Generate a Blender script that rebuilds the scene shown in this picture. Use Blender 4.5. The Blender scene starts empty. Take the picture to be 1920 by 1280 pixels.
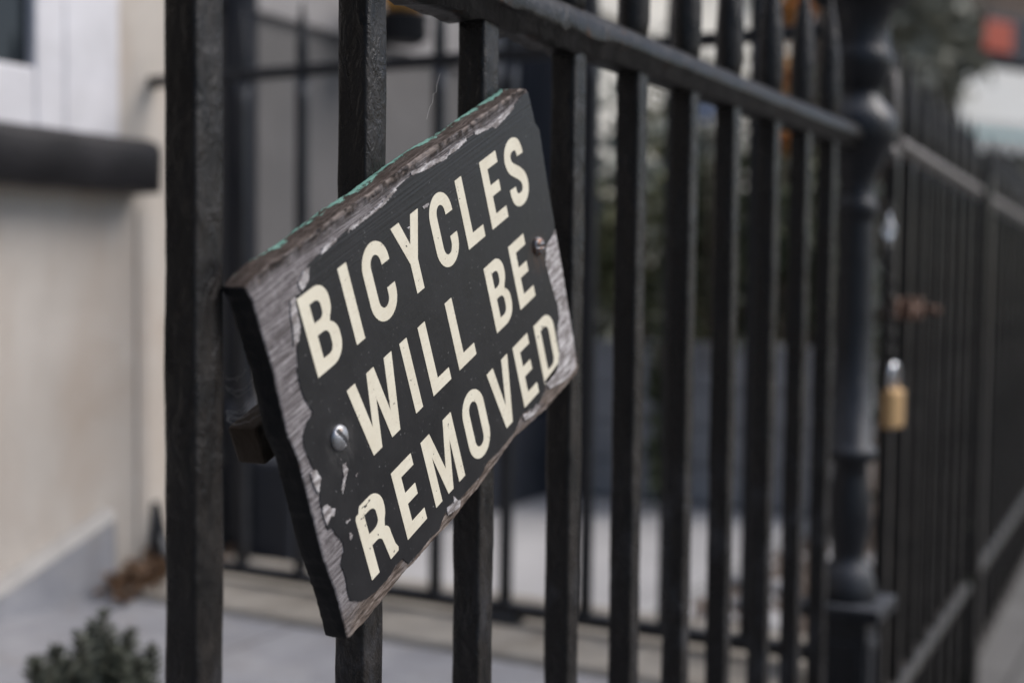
import bpy, bmesh, math, random
import numpy as np
from mathutils import Matrix, Vector

random.seed(7)
C = bpy.context.scene.collection
scn = bpy.context.scene
R = math.radians
PI = math.pi

# ------------------------------------------------------------------ camera
# X runs along the front railing, Y from the street to the house, Z up; Z = 0 is the pavement
EYE = Vector((-0.5347, -0.475, 1.05))
TH, PITCH, ROLL, FPX = 0.4933, 0.0507, 0.0115, 2500.8
_M = Matrix(((math.sin(TH), math.cos(TH), 0), (-math.cos(TH), math.sin(TH), 0), (0, 0, 1)))
_F = Vector((0, math.cos(PITCH), -math.sin(PITCH)))
_U = Vector((0, math.sin(PITCH), math.cos(PITCH)))
_R = Vector((1, 0, 0))
CR = _M @ (math.cos(ROLL) * _R + math.sin(ROLL) * _U)
CU = _M @ (-math.sin(ROLL) * _R + math.cos(ROLL) * _U)
CF = _M @ _F
cam = bpy.data.cameras.new('camera')
cam.sensor_width = 36
cam.lens = FPX / 1920 * 36
cam.clip_start, cam.clip_end = 0.05, 400
cam.dof.use_dof = True
cam.dof.focus_distance = 0.86
cam.dof.aperture_fstop = 3.3
cam.dof.aperture_blades = 0
camo = bpy.data.objects.new('camera', cam)
C.objects.link(camo)
camo.matrix_world = Matrix(((CR.x, CU.x, -CF.x, EYE.x), (CR.y, CU.y, -CF.y, EYE.y), (CR.z, CU.z, -CF.z, EYE.z), (0, 0, 0, 1)))
scn.camera = camo

# ------------------------------------------------------------------ sky, sun, exposure
SUN_EL, SUN_AZ = R(48), R(-58)          # azimuth of the sun measured from +X towards +Y
scn.view_settings.view_transform = 'Standard'
scn.view_settings.look = 'None'
scn.view_settings.exposure = 1.12
scn.view_settings.gamma = 1.0
w = bpy.data.worlds.new('World')
scn.world = w
w.use_nodes = True
nt = w.node_tree
bg = nt.nodes['Background']
sky = nt.nodes.new('ShaderNodeTexSky')
sky.sky_type = 'NISHITA'
sky.sun_disc = False
sky.sun_elevation = SUN_EL
sky.sun_rotation = PI / 2 - SUN_AZ
sky.air_density = 1.0
sky.dust_density = 1.6
sky.ozone_density = 1.2
nt.links.new(sky.outputs[0], bg.inputs[0])
bg.inputs[1].default_value = 0.06
sl = bpy.data.lights.new('sun', 'SUN')
sl.energy = 1.5
sl.angle = R(40)
sl.color = (1.0, 0.94, 0.885)
so = bpy.data.objects.new('sun', sl)
C.objects.link(so)
sd = Vector((math.cos(SUN_EL) * math.cos(SUN_AZ), math.cos(SUN_EL) * math.sin(SUN_AZ), math.sin(SUN_EL)))
so.rotation_euler = sd.to_track_quat('Z', 'Y').to_euler()
so.location = (0, -3, 6)

# ------------------------------------------------------------------ pixel -> point on a real plane
def ray(x, y): return CF + CR * ((x - 960) / FPX) - CU * ((y - 640) / FPX)
def at_y(x, y, Y): v = ray(x, y); return EYE + v * ((Y - EYE.y) / v.y)
def at_x(x, y, X): v = ray(x, y); return EYE + v * ((X - EYE.x) / v.x)
def at_z(x, y, Z): v = ray(x, y); return EYE + v * ((Z - EYE.z) / v.z)
def at_d(x, y, d): return EYE + ray(x, y) * d

# ------------------------------------------------------------------ things
def tag(o, label=None, cat=None, group=None, kind=None):
    if label: o['label'] = label
    if cat: o['category'] = cat
    if group: o['group'] = group
    if kind: o['kind'] = kind
    return o
def thing(name, label, cat, loc=(0, 0, 0), rz=0.0, group=None):
    o = bpy.data.objects.new(name, None)
    C.objects.link(o)
    o.empty_display_size = 0.1
    o.location = loc
    o.rotation_euler = (0, 0, rz)
    return tag(o, label, cat, group)

class MB:
    """collects geometry, links it as ONE mesh object"""
    def __init__(s): s.v, s.f, s.m, s.sm = [], [], [], []
    def add(s, vs, fs, mat=0, smooth=False):
        o = len(s.v)
        s.v += [tuple(v) for v in vs]
        for f in fs:
            s.f.append([i + o for i in f]); s.m.append(mat); s.sm.append(smooth)
    def box(s, x0, x1, y0, y1, z0, z1, mat=0, bev=0.0):
        if bev <= 0:
            s.add([(x0, y0, z0), (x1, y0, z0), (x1, y1, z0), (x0, y1, z0), (x0, y0, z1), (x1, y0, z1), (x1, y1, z1), (x0, y1, z1)],
                  [(0, 3, 2, 1), (4, 5, 6, 7), (0, 1, 5, 4), (1, 2, 6, 5), (2, 3, 7, 6), (3, 0, 4, 7)], mat)
            return
        bm = bmesh.new()
        bmesh.ops.create_cube(bm, size=1)
        for v in bm.verts:
            v.co = Vector(((x0 + x1) / 2 + v.co.x * (x1 - x0), (y0 + y1) / 2 + v.co.y * (y1 - y0), (z0 + z1) / 2 + v.co.z * (z1 - z0)))
        bmesh.ops.bevel(bm, geom=list(bm.edges), offset=bev, segments=2, affect='EDGES', profile=0.5)
        bm.verts.index_update()
        s.add([v.co for v in bm.verts], [[v.index for v in f.verts] for f in bm.faces], mat)
        bm.free()
    def tube(s, pts, r, n=8, mat=0, closed=False, cap=True):
        pts = [Vector(p) for p in pts]
        rs = r if isinstance(r, (list, tuple)) else [r] * len(pts)
        vs, fs = [], []
        up = None
        for i, p in enumerate(pts):
            a = pts[(i - 1) % len(pts)] if (closed or i > 0) else p
            b = pts[(i + 1) % len(pts)] if (closed or i < len(pts) - 1) else p
            t = (b - a).normalized()
            if up is None or abs(up.dot(t)) > 0.95:
                up = Vector((0, 0, 1)) if abs(t.z) < 0.9 else Vector((1, 0, 0))
            x = t.cross(up).normalized(); up = x.cross(t).normalized()
            for k in range(n):
                an = 2 * PI * k / n
                vs.append(p + (x * math.cos(an) + up * math.sin(an)) * rs[i])
        m = len(pts)
        for i in range(m if closed else m - 1):
            j = (i + 1) % m
            for k in range(n):
                fs.append((i * n + k, i * n + (k + 1) % n, j * n + (k + 1) % n, j * n + k))
        s.add(vs, fs, mat, True)
        if cap and not closed:
            s.add(vs[:n], [list(range(n))[::-1]], mat); s.add(vs[-n:], [list(range(n))], mat)
    def lathe(s, prof, cx=0, cy=0, n=32, mat=0):
        vs, fs = [], []
        for r, z in prof:
            for k in range(n):
                a = 2 * PI * k / n
                vs.append((cx + r * math.cos(a), cy + r * math.sin(a), z))
        for i in range(len(prof) - 1):
            for k in range(n):
                fs.append((i * n + k, i * n + (k + 1) % n, (i + 1) * n + (k + 1) % n, (i + 1) * n + k))
        s.add(vs, fs, mat, True)
        s.add(vs[:n], [list(range(n))[::-1]], mat); s.add(vs[-n:], [list(range(n))], mat)
    def sweep(s, sections, mat=0, smooth=True, caps=True):
        n = len(sections[0]); vs = [p for q in sections for p in q]; fs = []
        for i in range(len(sections) - 1):
            for k in range(n):
                fs.append((i * n + k, i * n + (k + 1) % n, (i + 1) * n + (k + 1) % n, (i + 1) * n + k))
        s.add(vs, fs, mat, smooth)
        if caps: s.add(sections[0], [list(range(n))[::-1]], mat); s.add(sections[-1], [list(range(n))], mat)
    def mesh(s, name, mats):
        me = bpy.data.meshes.new(name)
        me.from_pydata(s.v, [], s.f)
        for m in mats if isinstance(mats, (list, tuple)) else [mats]: me.materials.append(m)
        me.polygons.foreach_set('material_index', s.m)
        me.polygons.foreach_set('use_smooth', s.sm)
        bm = bmesh.new(); bm.from_mesh(me)
        bmesh.ops.remove_doubles(bm, verts=bm.verts, dist=1e-6)
        bmesh.ops.recalc_face_normals(bm, faces=bm.faces)
        bm.to_mesh(me); bm.free()
        me.update()
        return me
    def build(s, name, mats, parent=None, loc=None):
        return link(s.mesh(name, mats), name, parent, loc)
def link(me, name, parent=None, loc=None):
    o = bpy.data.objects.new(name, me)
    C.objects.link(o)
    if parent: o.parent = parent
    if loc is not None: o.location = loc
    return o

# ------------------------------------------------------------------ materials
def mat(name, col, rough=0.6, spec=0.5, metal=0.0):
    m = bpy.data.materials.new(name); m.use_nodes = True
    b = m.node_tree.nodes['Principled BSDF']
    b.inputs['Base Color'].default_value = (*col, 1)
    b.inputs['Roughness'].default_value = rough
    b.inputs['Specular IOR Level'].default_value = spec
    b.inputs['Metallic'].default_value = metal
    return m
class N:
    """small node-building helper for one material"""
    def __init__(s, m): s.m = m; s.t = m.node_tree; s.b = s.t.nodes['Principled BSDF']; s.tc = s.t.nodes.new('ShaderNodeTexCoord')
    def co(s, kind='Object', scale=(1, 1, 1)):
        n = s.t.nodes.new('ShaderNodeMapping'); n.inputs['Scale'].default_value = scale
        s.t.links.new(s.tc.outputs[kind], n.inputs[0]); return n.outputs[0]
    def noise(s, co, scale, detail=4, rough=0.6, dist=0.0):
        n = s.t.nodes.new('ShaderNodeTexNoise'); n.inputs['Scale'].default_value = scale
        n.inputs['Detail'].default_value = detail; n.inputs['Roughness'].default_value = rough; n.inputs['Distortion'].default_value = dist
        s.t.links.new(co, n.inputs['Vector']); return n.outputs['Fac']
    def vor(s, co, scale):
        n = s.t.nodes.new('ShaderNodeTexVoronoi'); n.inputs['Scale'].default_value = scale
        s.t.links.new(co, n.inputs['Vector']); return n.outputs['Distance']
    def ramp(s, fac, stops):
        n = s.t.nodes.new('ShaderNodeValToRGB'); e = n.color_ramp.elements
        while len(e) < len(stops): e.new(0.5)
        for k, (p, c) in enumerate(stops):
            e[k].position = p; e[k].color = (*c, 1) if isinstance(c, (tuple, list)) else (c, c, c, 1)
        s.t.links.new(fac, n.inputs[0]); return n.outputs[0]
    def mix(s, fac, a, b):
        n = s.t.nodes.new('ShaderNodeMix'); n.data_type = 'RGBA'
        for sock, v in ((n.inputs[0], fac), (n.inputs[6], a), (n.inputs[7], b)):
            if isinstance(v, (int, float)): sock.default_value = v
            elif isinstance(v, (tuple, list)): sock.default_value = (*v, 1)
            else: s.t.links.new(v, sock)
        return n.outputs[2]
    def math(s, op, a, b=None, clamp=False):
        n = s.t.nodes.new('ShaderNodeMath'); n.operation = op; n.use_clamp = clamp
        for k, v in enumerate((a, b)):
            if v is None: continue
            if isinstance(v, (int, float)): n.inputs[k].default_value = v
            else: s.t.links.new(v, n.inputs[k])
        return n.outputs[0]
    def xyz(s, co):
        n = s.t.nodes.new('ShaderNodeSeparateXYZ'); s.t.links.new(co, n.inputs[0]); return n.outputs
    def maprange(s, v, a, b, c=0.0, d=1.0):
        n = s.t.nodes.new('ShaderNodeMapRange'); n.clamp = True
        s.t.links.new(v, n.inputs[0])
        for k, q in enumerate((a, b, c, d)): n.inputs[k + 1].default_value = q
        return n.outputs[0]
    def bump(s, h, dist, strength=1.0, prev=None):
        n = s.t.nodes.new('ShaderNodeBump'); n.inputs['Distance'].default_value = dist; n.inputs['Strength'].default_value = strength
        s.t.links.new(h, n.inputs['Height'])
        if prev is not None: s.t.links.new(prev, n.inputs['Normal'])
        s.t.links.new(n.outputs[0], s.b.inputs['Normal']); return n.outputs[0]
    def set(s, name, v): s.t.links.new(v, s.b.inputs[name])

def iron_mat(name, dark, dust_lit, rough=0.38, dust_lit_amt=(0.5, 0.72), lump=1.0, rust=0.0, scuff=False, side_w=1.0):
    m = mat(name, dark, rough, 0.33); n = N(m)
    g = n.tc.outputs['Object']
    geo = n.t.nodes.new('ShaderNodeNewGeometry')
    pos = geo.outputs['Position']
    mp = n.t.nodes.new('ShaderNodeMapping'); mp.inputs['Scale'].default_value = (1, 1, 0.55); n.t.links.new(pos, mp.inputs[0])
    stretched = mp.outputs[0]
    patchy = n.ramp(n.noise(stretched, 16, 3, 0.6), [(0.40, 0.12), (0.62, 1.0)])
    big = n.math('MULTIPLY', n.noise(stretched, 85, 4, 0.6, 1.0), patchy)
    fine = n.noise(pos, 420, 5, 0.65)
    nx = n.xyz(geo.outputs['Normal'])
    lit_side = n.math('MAXIMUM', n.maprange(nx[1], 0.1, -0.7, 0.03, side_w), n.maprange(nx[2], 0.1, 0.7))  # dust tone doubles as painted light on street-facing and upward faces
    col = n.mix(n.math('MULTIPLY', lit_side, n.ramp(n.noise(stretched, 45, 6, 0.7, 0.5), [(dust_lit_amt[0], 0.0), (dust_lit_amt[1], 1.0)])), dark, dust_lit)
    speck = n.ramp(n.noise(pos, 900, 2, 0.5), [(0.74, 0.0), (0.80, 1.0)])
    col = n.mix(n.math('MULTIPLY', speck, 0.35), col, (0.10, 0.09, 0.085))
    if scuff:
        pz = n.xyz(pos)[2]
        sc = n.math('MULTIPLY', n.ramp(n.noise(stretched, 34, 7, 0.75, 0.4), [(0.50, 0.0), (0.66, 1.0)]), n.maprange(pz, EYE.z - .24, EYE.z - .17, 0.38, 0.0))
        col = n.mix(sc, col, (0.075, 0.08, 0.095))
    if rust > 0:
        rm = n.ramp(n.noise(pos, 38, 7, 0.75), [(0.66 - rust * .2, 0.0), (0.72 - rust * .15, 1.0)])
        col = n.mix(rm, col, n.ramp(fine, [(0.3, (0.035, 0.018, 0.010)), (0.7, (0.09, 0.045, 0.025))]))
        n.set('Roughness', n.math('ADD', n.math('MULTIPLY', rm, 0.4), rough, True))
    else:
        n.set('Roughness', n.maprange(n.noise(stretched, 60, 4), 0.3, 0.7, rough - 0.08, rough + 0.18))
    n.set('Base Color', col)
    p = n.bump(big, 0.0022 * lump, 0.8)
    n.bump(fine, 0.0005 * lump, 0.7, p)
    return m
M = {}
M['iron'] = iron_mat('black_gloss_paint', (0.0030, 0.0028, 0.0034), (0.034, 0.029, 0.026), 0.24, (0.36, 0.72), lump=1.9, scuff=True)
M['iron_rail'] = iron_mat('black_rail_paint', (0.0055, 0.0053, 0.0058), (0.026, 0.0225, 0.0205), 0.33, (0.45, 0.70), 1.5, rust=0.30)
M['iron_worn'] = iron_mat('worn_grey_paint', (0.0055, 0.0055, 0.006), (0.055, 0.049, 0.045), 0.36, (0.34, 0.6), 1.0, rust=0.15)  # paler dust tone also paints the lit faces of the bars
M['iron_dusty_lit'] = iron_mat('dusty_lit_rail_paint', (0.055, 0.050, 0.046), (0.19, 0.172, 0.16), 0.42, (0.28, 0.58), 1.0)  # paler base puts the rails' grazing sheen into the colour
M['iron_blue'] = iron_mat('blue_black_paint', (0.006, 0.007, 0.010), (0.075, 0.080, 0.092), 0.36, (0.25, 0.5), side_w=0.12)  # pale blue dust tone paints lit tops on rings and base
M['rust'] = iron_mat('rusty_iron', (0.075, 0.034, 0.019), (0.20, 0.13, 0.10), 0.75, (0.35, 0.65), 1.2)
M['chrome'] = mat('bright_steel', (0.78, 0.80, 0.84), 0.22, 0.5, 1.0)
M['zinc'] = mat('dull_zinc', (0.36, 0.37, 0.39), 0.46, 0.5, 0.9)
_n = N(M['zinc']); _n.set('Base Color', _n.ramp(_n.noise(_n.co('Object'), 260, 4), [(0.45, (0.42, 0.43, 0.46)), (0.62, (0.33, 0.32, 0.32)), (0.72, (0.24, 0.13, 0.07))]))
_n.bump(_n.noise(_n.co('Object'), 700, 3), 0.0003, 0.6)
M['rusty_screw'] = mat('rusty_screw_steel', (0.25, 0.25, 0.26), 0.5, 0.5, 0.8)
_n = N(M['rusty_screw']); _n.set('Base Color', _n.ramp(_n.noise(_n.co('Object'), 330, 5, 0.7), [(0.42, (0.26, 0.28, 0.31)), (0.52, (0.16, 0.13, 0.12)), (0.62, (0.20, 0.09, 0.045))]))
_n.bump(_n.noise(_n.co('Object'), 500, 4), 0.0006, 0.8)
M['brass'] = mat('brushed_brass', (0.56, 0.37, 0.19), 0.48, 0.5, 0.7)

def stucco(name, c0, c1, scale=3.0, rough=0.9):
    m = mat(name, c0, rough, 0.2); n = N(m)
    co = n.co('Object')
    a = n.ramp(n.noise(co, scale, 6, 0.65, 0.4), [(0.3, c0), (0.7, c1)])
    st = n.ramp(n.noise(n.co('Object', (6, 6, 0.8)), 2.2, 5, 0.6), [(0.55, 0.0), (0.85, 1.0)])
    n.set('Base Color', n.mix(n.math('MULTIPLY', st, 0.35), a, tuple(x * 0.62 for x in c0)))
    n.bump(n.noise(co, 90, 5, 0.7), 0.004, 0.5)
    return m
M['cream'] = stucco('cream_render', (0.48, 0.44, 0.395), (0.585, 0.54, 0.49))
_n = N(M['cream']); _old = _n.b.inputs['Base Color'].links[0].from_socket
_st = _n.ramp(_n.noise(_n.co('Object', (3.5, 3.5, 1.6)), 1.0, 6, 0.7, 0.8), [(0.48, 0.0), (0.70, 0.55)])
_c = _n.mix(_st, _old, (0.40, 0.31, 0.24))
_sp = _n.ramp(_n.noise(_n.co('Object', (10, 10, 10)), 1.0, 7, 0.8), [(0.60, 0.0), (0.72, 0.5)])
_n.set('Base Color', _n.mix(_sp, _c, (0.24, 0.22, 0.20)))
M['pale'] = stucco('pale_render', (0.44, 0.42, 0.40), (0.56, 0.54, 0.51))
M['pale_far'] = stucco('ivory_render', (0.60, 0.58, 0.53), (0.70, 0.68, 0.63))
M['pale_up'] = stucco('light_grey_render', (0.25, 0.24, 0.24), (0.34, 0.33, 0.33))
M['grey'] = stucco('grey_render', (0.115, 0.112, 0.112), (0.16, 0.155, 0.155))
M['white'] = mat('white_gloss_paint', (0.66, 0.65, 0.68), 0.45)
_n = N(M['white']); _n.set('Base Color', _n.ramp(_n.noise(_n.co('Object'), 6, 5), [(0.35, (0.58, 0.57, 0.59)), (0.6, (0.70, 0.69, 0.72))]))
M['sill'] = stucco('dark_sill_paint', (0.018, 0.0175, 0.019), (0.036, 0.034, 0.037), 8, 0.5)
M['glass'] = mat('dark_window_glass', (0.012, 0.016, 0.020), 0.06, 0.5)
M['navy'] = stucco('navy_paint', (0.034, 0.038, 0.048), (0.050, 0.054, 0.066), 5, 0.5)
M['slate'] = stucco('slate_blue_paint', (0.265, 0.265, 0.275), (0.35, 0.35, 0.36), 7, 0.6)
M['stone'] = stucco('worn_stone', (0.26, 0.235, 0.20), (0.40, 0.375, 0.34), 7)
M['flag'] = stucco('blue_grey_flagstone', (0.27, 0.275, 0.30), (0.38, 0.38, 0.40), 9)
_n = N(M['flag']); _old = _n.b.inputs['Base Color'].links[0].from_socket
_br = _n.t.nodes.new('ShaderNodeTexBrick'); _n.t.links.new(_n.co('Object', (1, 1, 0)), _br.inputs['Vector'])
for k, v in (('Scale', 1.0), ('Mortar Size', 0.003), ('Brick Width', 1.3), ('Row Height', 0.9)): _br.inputs[k].default_value = v
_br.inputs['Color1'].default_value = (1, 1, 1, 1); _br.inputs['Color2'].default_value = (0.86, 0.86, 0.86, 1); _br.inputs['Mortar'].default_value = (0.35, 0.34, 0.33, 1)
_mm = _n.t.nodes.new('ShaderNodeMix'); _mm.data_type = 'RGBA'; _mm.blend_type = 'MULTIPLY'; _mm.inputs[0].default_value = 1.0
_n.t.links.new(_old, _mm.inputs[6]); _n.t.links.new(_br.outputs[0], _mm.inputs[7])
_dirt = _n.ramp(_n.noise(_n.co('Object'), 11, 7, 0.75, 0.5), [(0.52, 0.0), (0.72, 0.6)])
_n.set('Base Color', _n.mix(_dirt, _mm.outputs[2], (0.20, 0.175, 0.15)))
M['slab'] = stucco('pale_paving', (0.40, 0.395, 0.40), (0.50, 0.495, 0.50), 4)
M['soil'] = stucco('brown_soil', (0.075, 0.055, 0.042), (0.16, 0.13, 0.11), 16)
M['haunch'] = stucco('cement_fillet', (0.42, 0.40, 0.38), (0.54, 0.52, 0.49), 14)
M['pave'] = mat('pavement_slabs', (0.15, 0.148, 0.145), 0.85, 0.3)
_n = N(M['pave']); _br = _n.t.nodes.new('ShaderNodeTexBrick')
_n.t.links.new(_n.co('Object'), _br.inputs['Vector'])
for k, v in (('Scale', 1.0), ('Mortar Size', 0.006), ('Brick Width', 0.9), ('Row Height', 0.6)): _br.inputs[k].default_value = v
_br.inputs['Color1'].default_value = (0.13, 0.128, 0.126, 1); _br.inputs['Color2'].default_value = (0.18, 0.178, 0.175, 1); _br.inputs['Mortar'].default_value = (0.05, 0.048, 0.045, 1)
_n.set('Base Color', _n.mix(_n.ramp(_n.noise(_n.co('Object'), 5, 8, 0.7), [(0.35, 0.0), (0.7, 0.6)]), _br.outputs[0], (0.10, 0.097, 0.094)))
_n.bump(_n.noise(_n.co('Object'), 120, 5), 0.003, 0.5)
M['asphalt'] = mat('asphalt', (0.05, 0.05, 0.052), 0.85, 0.3)
_n = N(M['asphalt']); _n.set('Base Color', _n.ramp(_n.noise(_n.co('Object'), 30, 8, 0.8), [(0.3, (0.035, 0.035, 0.037)), (0.7, (0.07, 0.07, 0.07))]))
def leaf_mat(name, c0, c1):
    m = mat(name, c0, 0.55, 0.4); n = N(m)
    oi = n.t.nodes.new('ShaderNodeNewGeometry')
    n.set('Base Color', n.ramp(oi.outputs['Random Per Island'], [(0.0, c0), (1.0, c1)]))
    return m
M['leaf_dark'] = leaf_mat('dark_green_leaves', (0.018, 0.028, 0.012), (0.07, 0.085, 0.035))
M['leaf_olive'] = leaf_mat('olive_leaves', (0.05, 0.06, 0.025), (0.19, 0.19, 0.09))
M['leaf_grey'] = leaf_mat('grey_green_leaves', (0.09, 0.105, 0.085), (0.30, 0.31, 0.27))
M['leaf_conifer'] = leaf_mat('conifer_needles', (0.030, 0.037, 0.027), (0.135, 0.145, 0.11))
M['leaf_pale'] = leaf_mat('pale_leaves', (0.15, 0.155, 0.125), (0.36, 0.36, 0.31))
M['leaf_orange'] = leaf_mat('orange_leaves', (0.50, 0.20, 0.06), (0.62, 0.36, 0.14))
M['leaf_brown'] = leaf_mat('dry_brown_leaves', (0.06, 0.035, 0.02), (0.22, 0.12, 0.06))
M['petal_blue'] = mat('pale_blue_petals', (0.33, 0.39, 0.52), 0.6)
M['bark'] = stucco('bark', (0.06, 0.048, 0.04), (0.11, 0.09, 0.075), 20)
M['canvas'] = mat('white_canvas', (0.80, 0.81, 0.80), 0.8, 0.2)
_n = N(M['canvas']); _t = _n.t.nodes.new('ShaderNodeBsdfTranslucent'); _t.inputs[0].default_value = (0.85, 0.86, 0.85, 1); _mx = _n.t.nodes.new('ShaderNodeMixShader'); _mx.inputs[0].default_value = 0.55
_n.t.links.new(_n.b.outputs[0], _mx.inputs[1]); _n.t.links.new(_t.outputs[0], _mx.inputs[2]); _n.t.links.new(_mx.outputs[0], _n.t.nodes['Material Output'].inputs[0])
M['teal'] = mat('pale_teal_stripe', (0.36, 0.56, 0.56), 0.8, 0.2)
M['red'] = mat('red_panel_paint', (0.40, 0.06, 0.025), 0.55)
M['brick'] = stucco('brown_brick', (0.10, 0.075, 0.06), (0.17, 0.135, 0.115), 10)
M['amber'] = mat('amber_glass', (0.75, 0.38, 0.10), 0.3, 0.5)
M['web'] = mat('cobweb_silk', (0.45, 0.44, 0.43), 0.5)
# ------------------------------------------------------------------ the sign (millimetres in the board's own plane)
BOARD = [(-0.2,-0.5),(10.7,1.4),(22.2,2.9),(37.1,2.4),(53.1,2.0),(69.2,3.1),(96.7,4.2),(132.5,3.5),(155.2,4.6),(179.4,5.3),(209.9,4.9),(245.6,3.4),(276.4,3.8),(303.7,3.8),(338.5,3.6),(347.8,-0.0),(348.7,-4.3),(349.8,-25.9),(355.4,-32.7),(353.7,-55.1),(352.5,-76.4),(352.3,-107.5),(351.5,-138.4),(349.6,-172.6),(348.4,-208.6),(348.8,-228.4),(343.8,-232.6),(319.6,-232.6),(289.2,-233.0),(253.3,-229.5),(230.6,-226.9),(190.7,-230.8),(171.8,-232.4),(154.0,-232.5),(131.6,-234.0),(104.7,-232.3),(82.5,-232.5),(68.4,-231.4),(40.0,-232.7),(20.0,-233.3),(13.5,-232.7),(2.1,-232.4),(0.1,-231.3),(0.9,-213.4),(1.2,-195.4),(-0.9,-174.2),(-0.3,-156.5),(1.3,-127.9),(2.2,-109.0),(-0.5,-90.1),(0.9,-72.9),(2.6,-52.2),(2.4,-30.4),(2.7,-10.0)]
FACE = [(50.5,-18.3),(54.2,-11.1),(67.3,-9.9),(83.9,-9.3),(97.4,-7.5),(111.2,-7.3),(124.8,-6.9),(136.7,-6.8),(153.3,-4.1),(175.9,-2.7),(190.5,-4.1),(202.8,-4.9),(219.7,-6.2),(231.5,-4.8),(247.1,-3.8),(267.7,-5.5),(293.7,-8.1),(319.9,-4.8),(339.1,-1.3),(347.7,-2.4),(349.7,-26.2),(354.4,-32.8),(352.8,-54.8),(351.7,-76.0),(350.9,-106.1),(349.6,-111.7),(340.9,-116.0),(333.5,-117.3),(326.7,-128.9),(328.0,-137.4),(330.9,-156.6),(333.4,-167.4),(331.8,-178.5),(324.7,-186.1),(322.9,-200.0),(317.1,-209.1),(308.2,-211.1),(289.3,-211.7),(288.0,-217.0),(271.1,-223.0),(260.6,-218.6),(247.1,-215.6),(232.6,-222.2),(206.0,-222.8),(187.1,-221.6),(177.1,-225.6),(162.0,-225.0),(143.8,-225.1),(138.4,-221.7),(128.8,-221.1),(120.1,-225.6),(114.1,-229.2),(100.1,-227.9),(90.4,-228.8),(73.9,-228.3),(69.5,-221.1),(61.2,-220.2),(55.9,-221.8),(48.8,-222.9),(34.4,-222.1),(26.2,-220.6),(18.5,-217.0),(11.3,-211.3),(11.0,-204.0),(12.8,-195.7),(11.7,-184.9),(17.5,-179.7),(19.1,-174.7),(15.5,-167.0),(13.2,-160.3),(9.9,-160.0),(8.6,-156.5),(15.0,-153.7),(10.6,-148.2),(8.9,-142.0),(11.7,-134.4),(13.6,-131.2),(12.1,-121.0),(9.3,-103.8),(11.2,-97.2),(16.5,-92.6),(24.8,-89.6),(20.9,-78.8),(20.2,-70.9),(21.2,-61.3),(24.1,-56.1),(27.5,-46.1),(31.6,-41.5),(30.8,-36.2),(34.0,-27.8),(35.7,-22.7),(46.1,-22.2)]
CHIPS = [
    [(349.9,-111.0),(340.3,-114.9),(331.8,-116.6),(325.1,-128.2),(326.4,-136.7),(329.2,-155.9),(331.8,-166.6),(330.1,-177.7),(323.0,-185.2),(321.2,-199.1),(315.4,-208.3),(306.9,-209.4),(287.8,-210.5),(295.5,-220.1),(322.9,-227.2),(342.3,-226.0),(346.6,-205.3),(347.9,-171.8),(349.8,-137.6)],
    [(43.8,-22.5),(51.1,-19.3),(54.6,-12.6),(50.4,-12.4),(42.3,-16.3),(41.7,-19.9)],
    [(35.7,-22.7),(32.1,-22.7),(28.9,-28.7),(26.9,-39.2),(24.1,-47.8),(28.8,-46.8),(33.5,-39.8),(34.7,-29.8)],
    [(221.9,-6.2),(226.1,-3.3),(249.0,-3.0),(248.9,-5.2),(232.1,-6.9)],
    [(260.7,-5.1),(262.4,-3.0),(290.6,-5.5),(303.7,-4.3),(321.5,-3.0),(322.0,-5.9),(301.6,-9.1),(290.9,-10.6),(285.5,-7.7),(269.5,-6.9)],
    [(175.1,-3.1),(174.7,-0.8),(189.5,-1.5),(206.4,-3.3),(222.2,-5.6),(219.9,-7.4),(201.7,-5.9),(191.4,-5.1)],
    [(9.0,-148.0),(10.1,-144.3),(14.7,-145.4),(17.2,-150.0),(20.4,-152.0),(17.4,-154.9),(14.4,-153.7),(9.3,-156.2)],
    [(137.8,-223.0),(138.3,-218.2),(142.2,-223.6),(145.7,-226.3),(142.7,-229.6),(127.4,-226.1),(128.1,-221.0)],
    [(96.7,-9.2),(98.7,-7.3),(127.8,-7.1),(138.3,-6.0),(153.9,-2.9),(155.6,-5.0),(137.3,-8.4),(127.0,-8.9)],
    [(36.9,-131.7),(39.9,-132.8),(40.3,-137.4),(35.8,-142.1),(30.3,-147.9),(29.8,-145.0),(35.7,-138.3)],
    [(26.2,-173.4),(28.0,-173.5),(28.6,-176.2),(26.1,-177.6),(25.1,-175.8)],
    [(25.7,-165.2),(30.4,-165.2),(30.5,-166.4),(27.1,-166.1)],
    [(36.1,-128.3),(37.0,-127.4),(37.0,-128.8)],
    [(9.8,-135.0),(15.3,-127.6),(13.2,-120.9),(8.2,-119.7),(7.9,-126.6)],
    [(84.4,-9.5),(84.6,-7.6),(71.1,-7.6),(67.5,-10.6)],
    [(179.2,-25.2),(187.9,-26.4),(185.2,-27.6),(179.9,-26.9)],
    [(156.9,-30.8),(161.4,-31.5),(158.8,-32.7)],
    [(260.5,-221.2),(270.5,-219.9),(274.3,-224.3),(264.4,-225.3),(249.0,-222.1),(247.6,-216.7)],
    [(45.3,-145.0),(48.0,-144.4),(46.1,-145.8)],
]
from mathutils import noise as mnoise
SA = 0.4235
T = 0.017
O = at_y(459, 537, -T)
SIGN = Matrix(((math.cos(SA), -math.sin(SA), 0, O.x), (0, 0, -1, O.y), (math.sin(SA), math.cos(SA), 0, O.z), (0, 0, 0, 1)))
SINV = SIGN.inverted()
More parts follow.
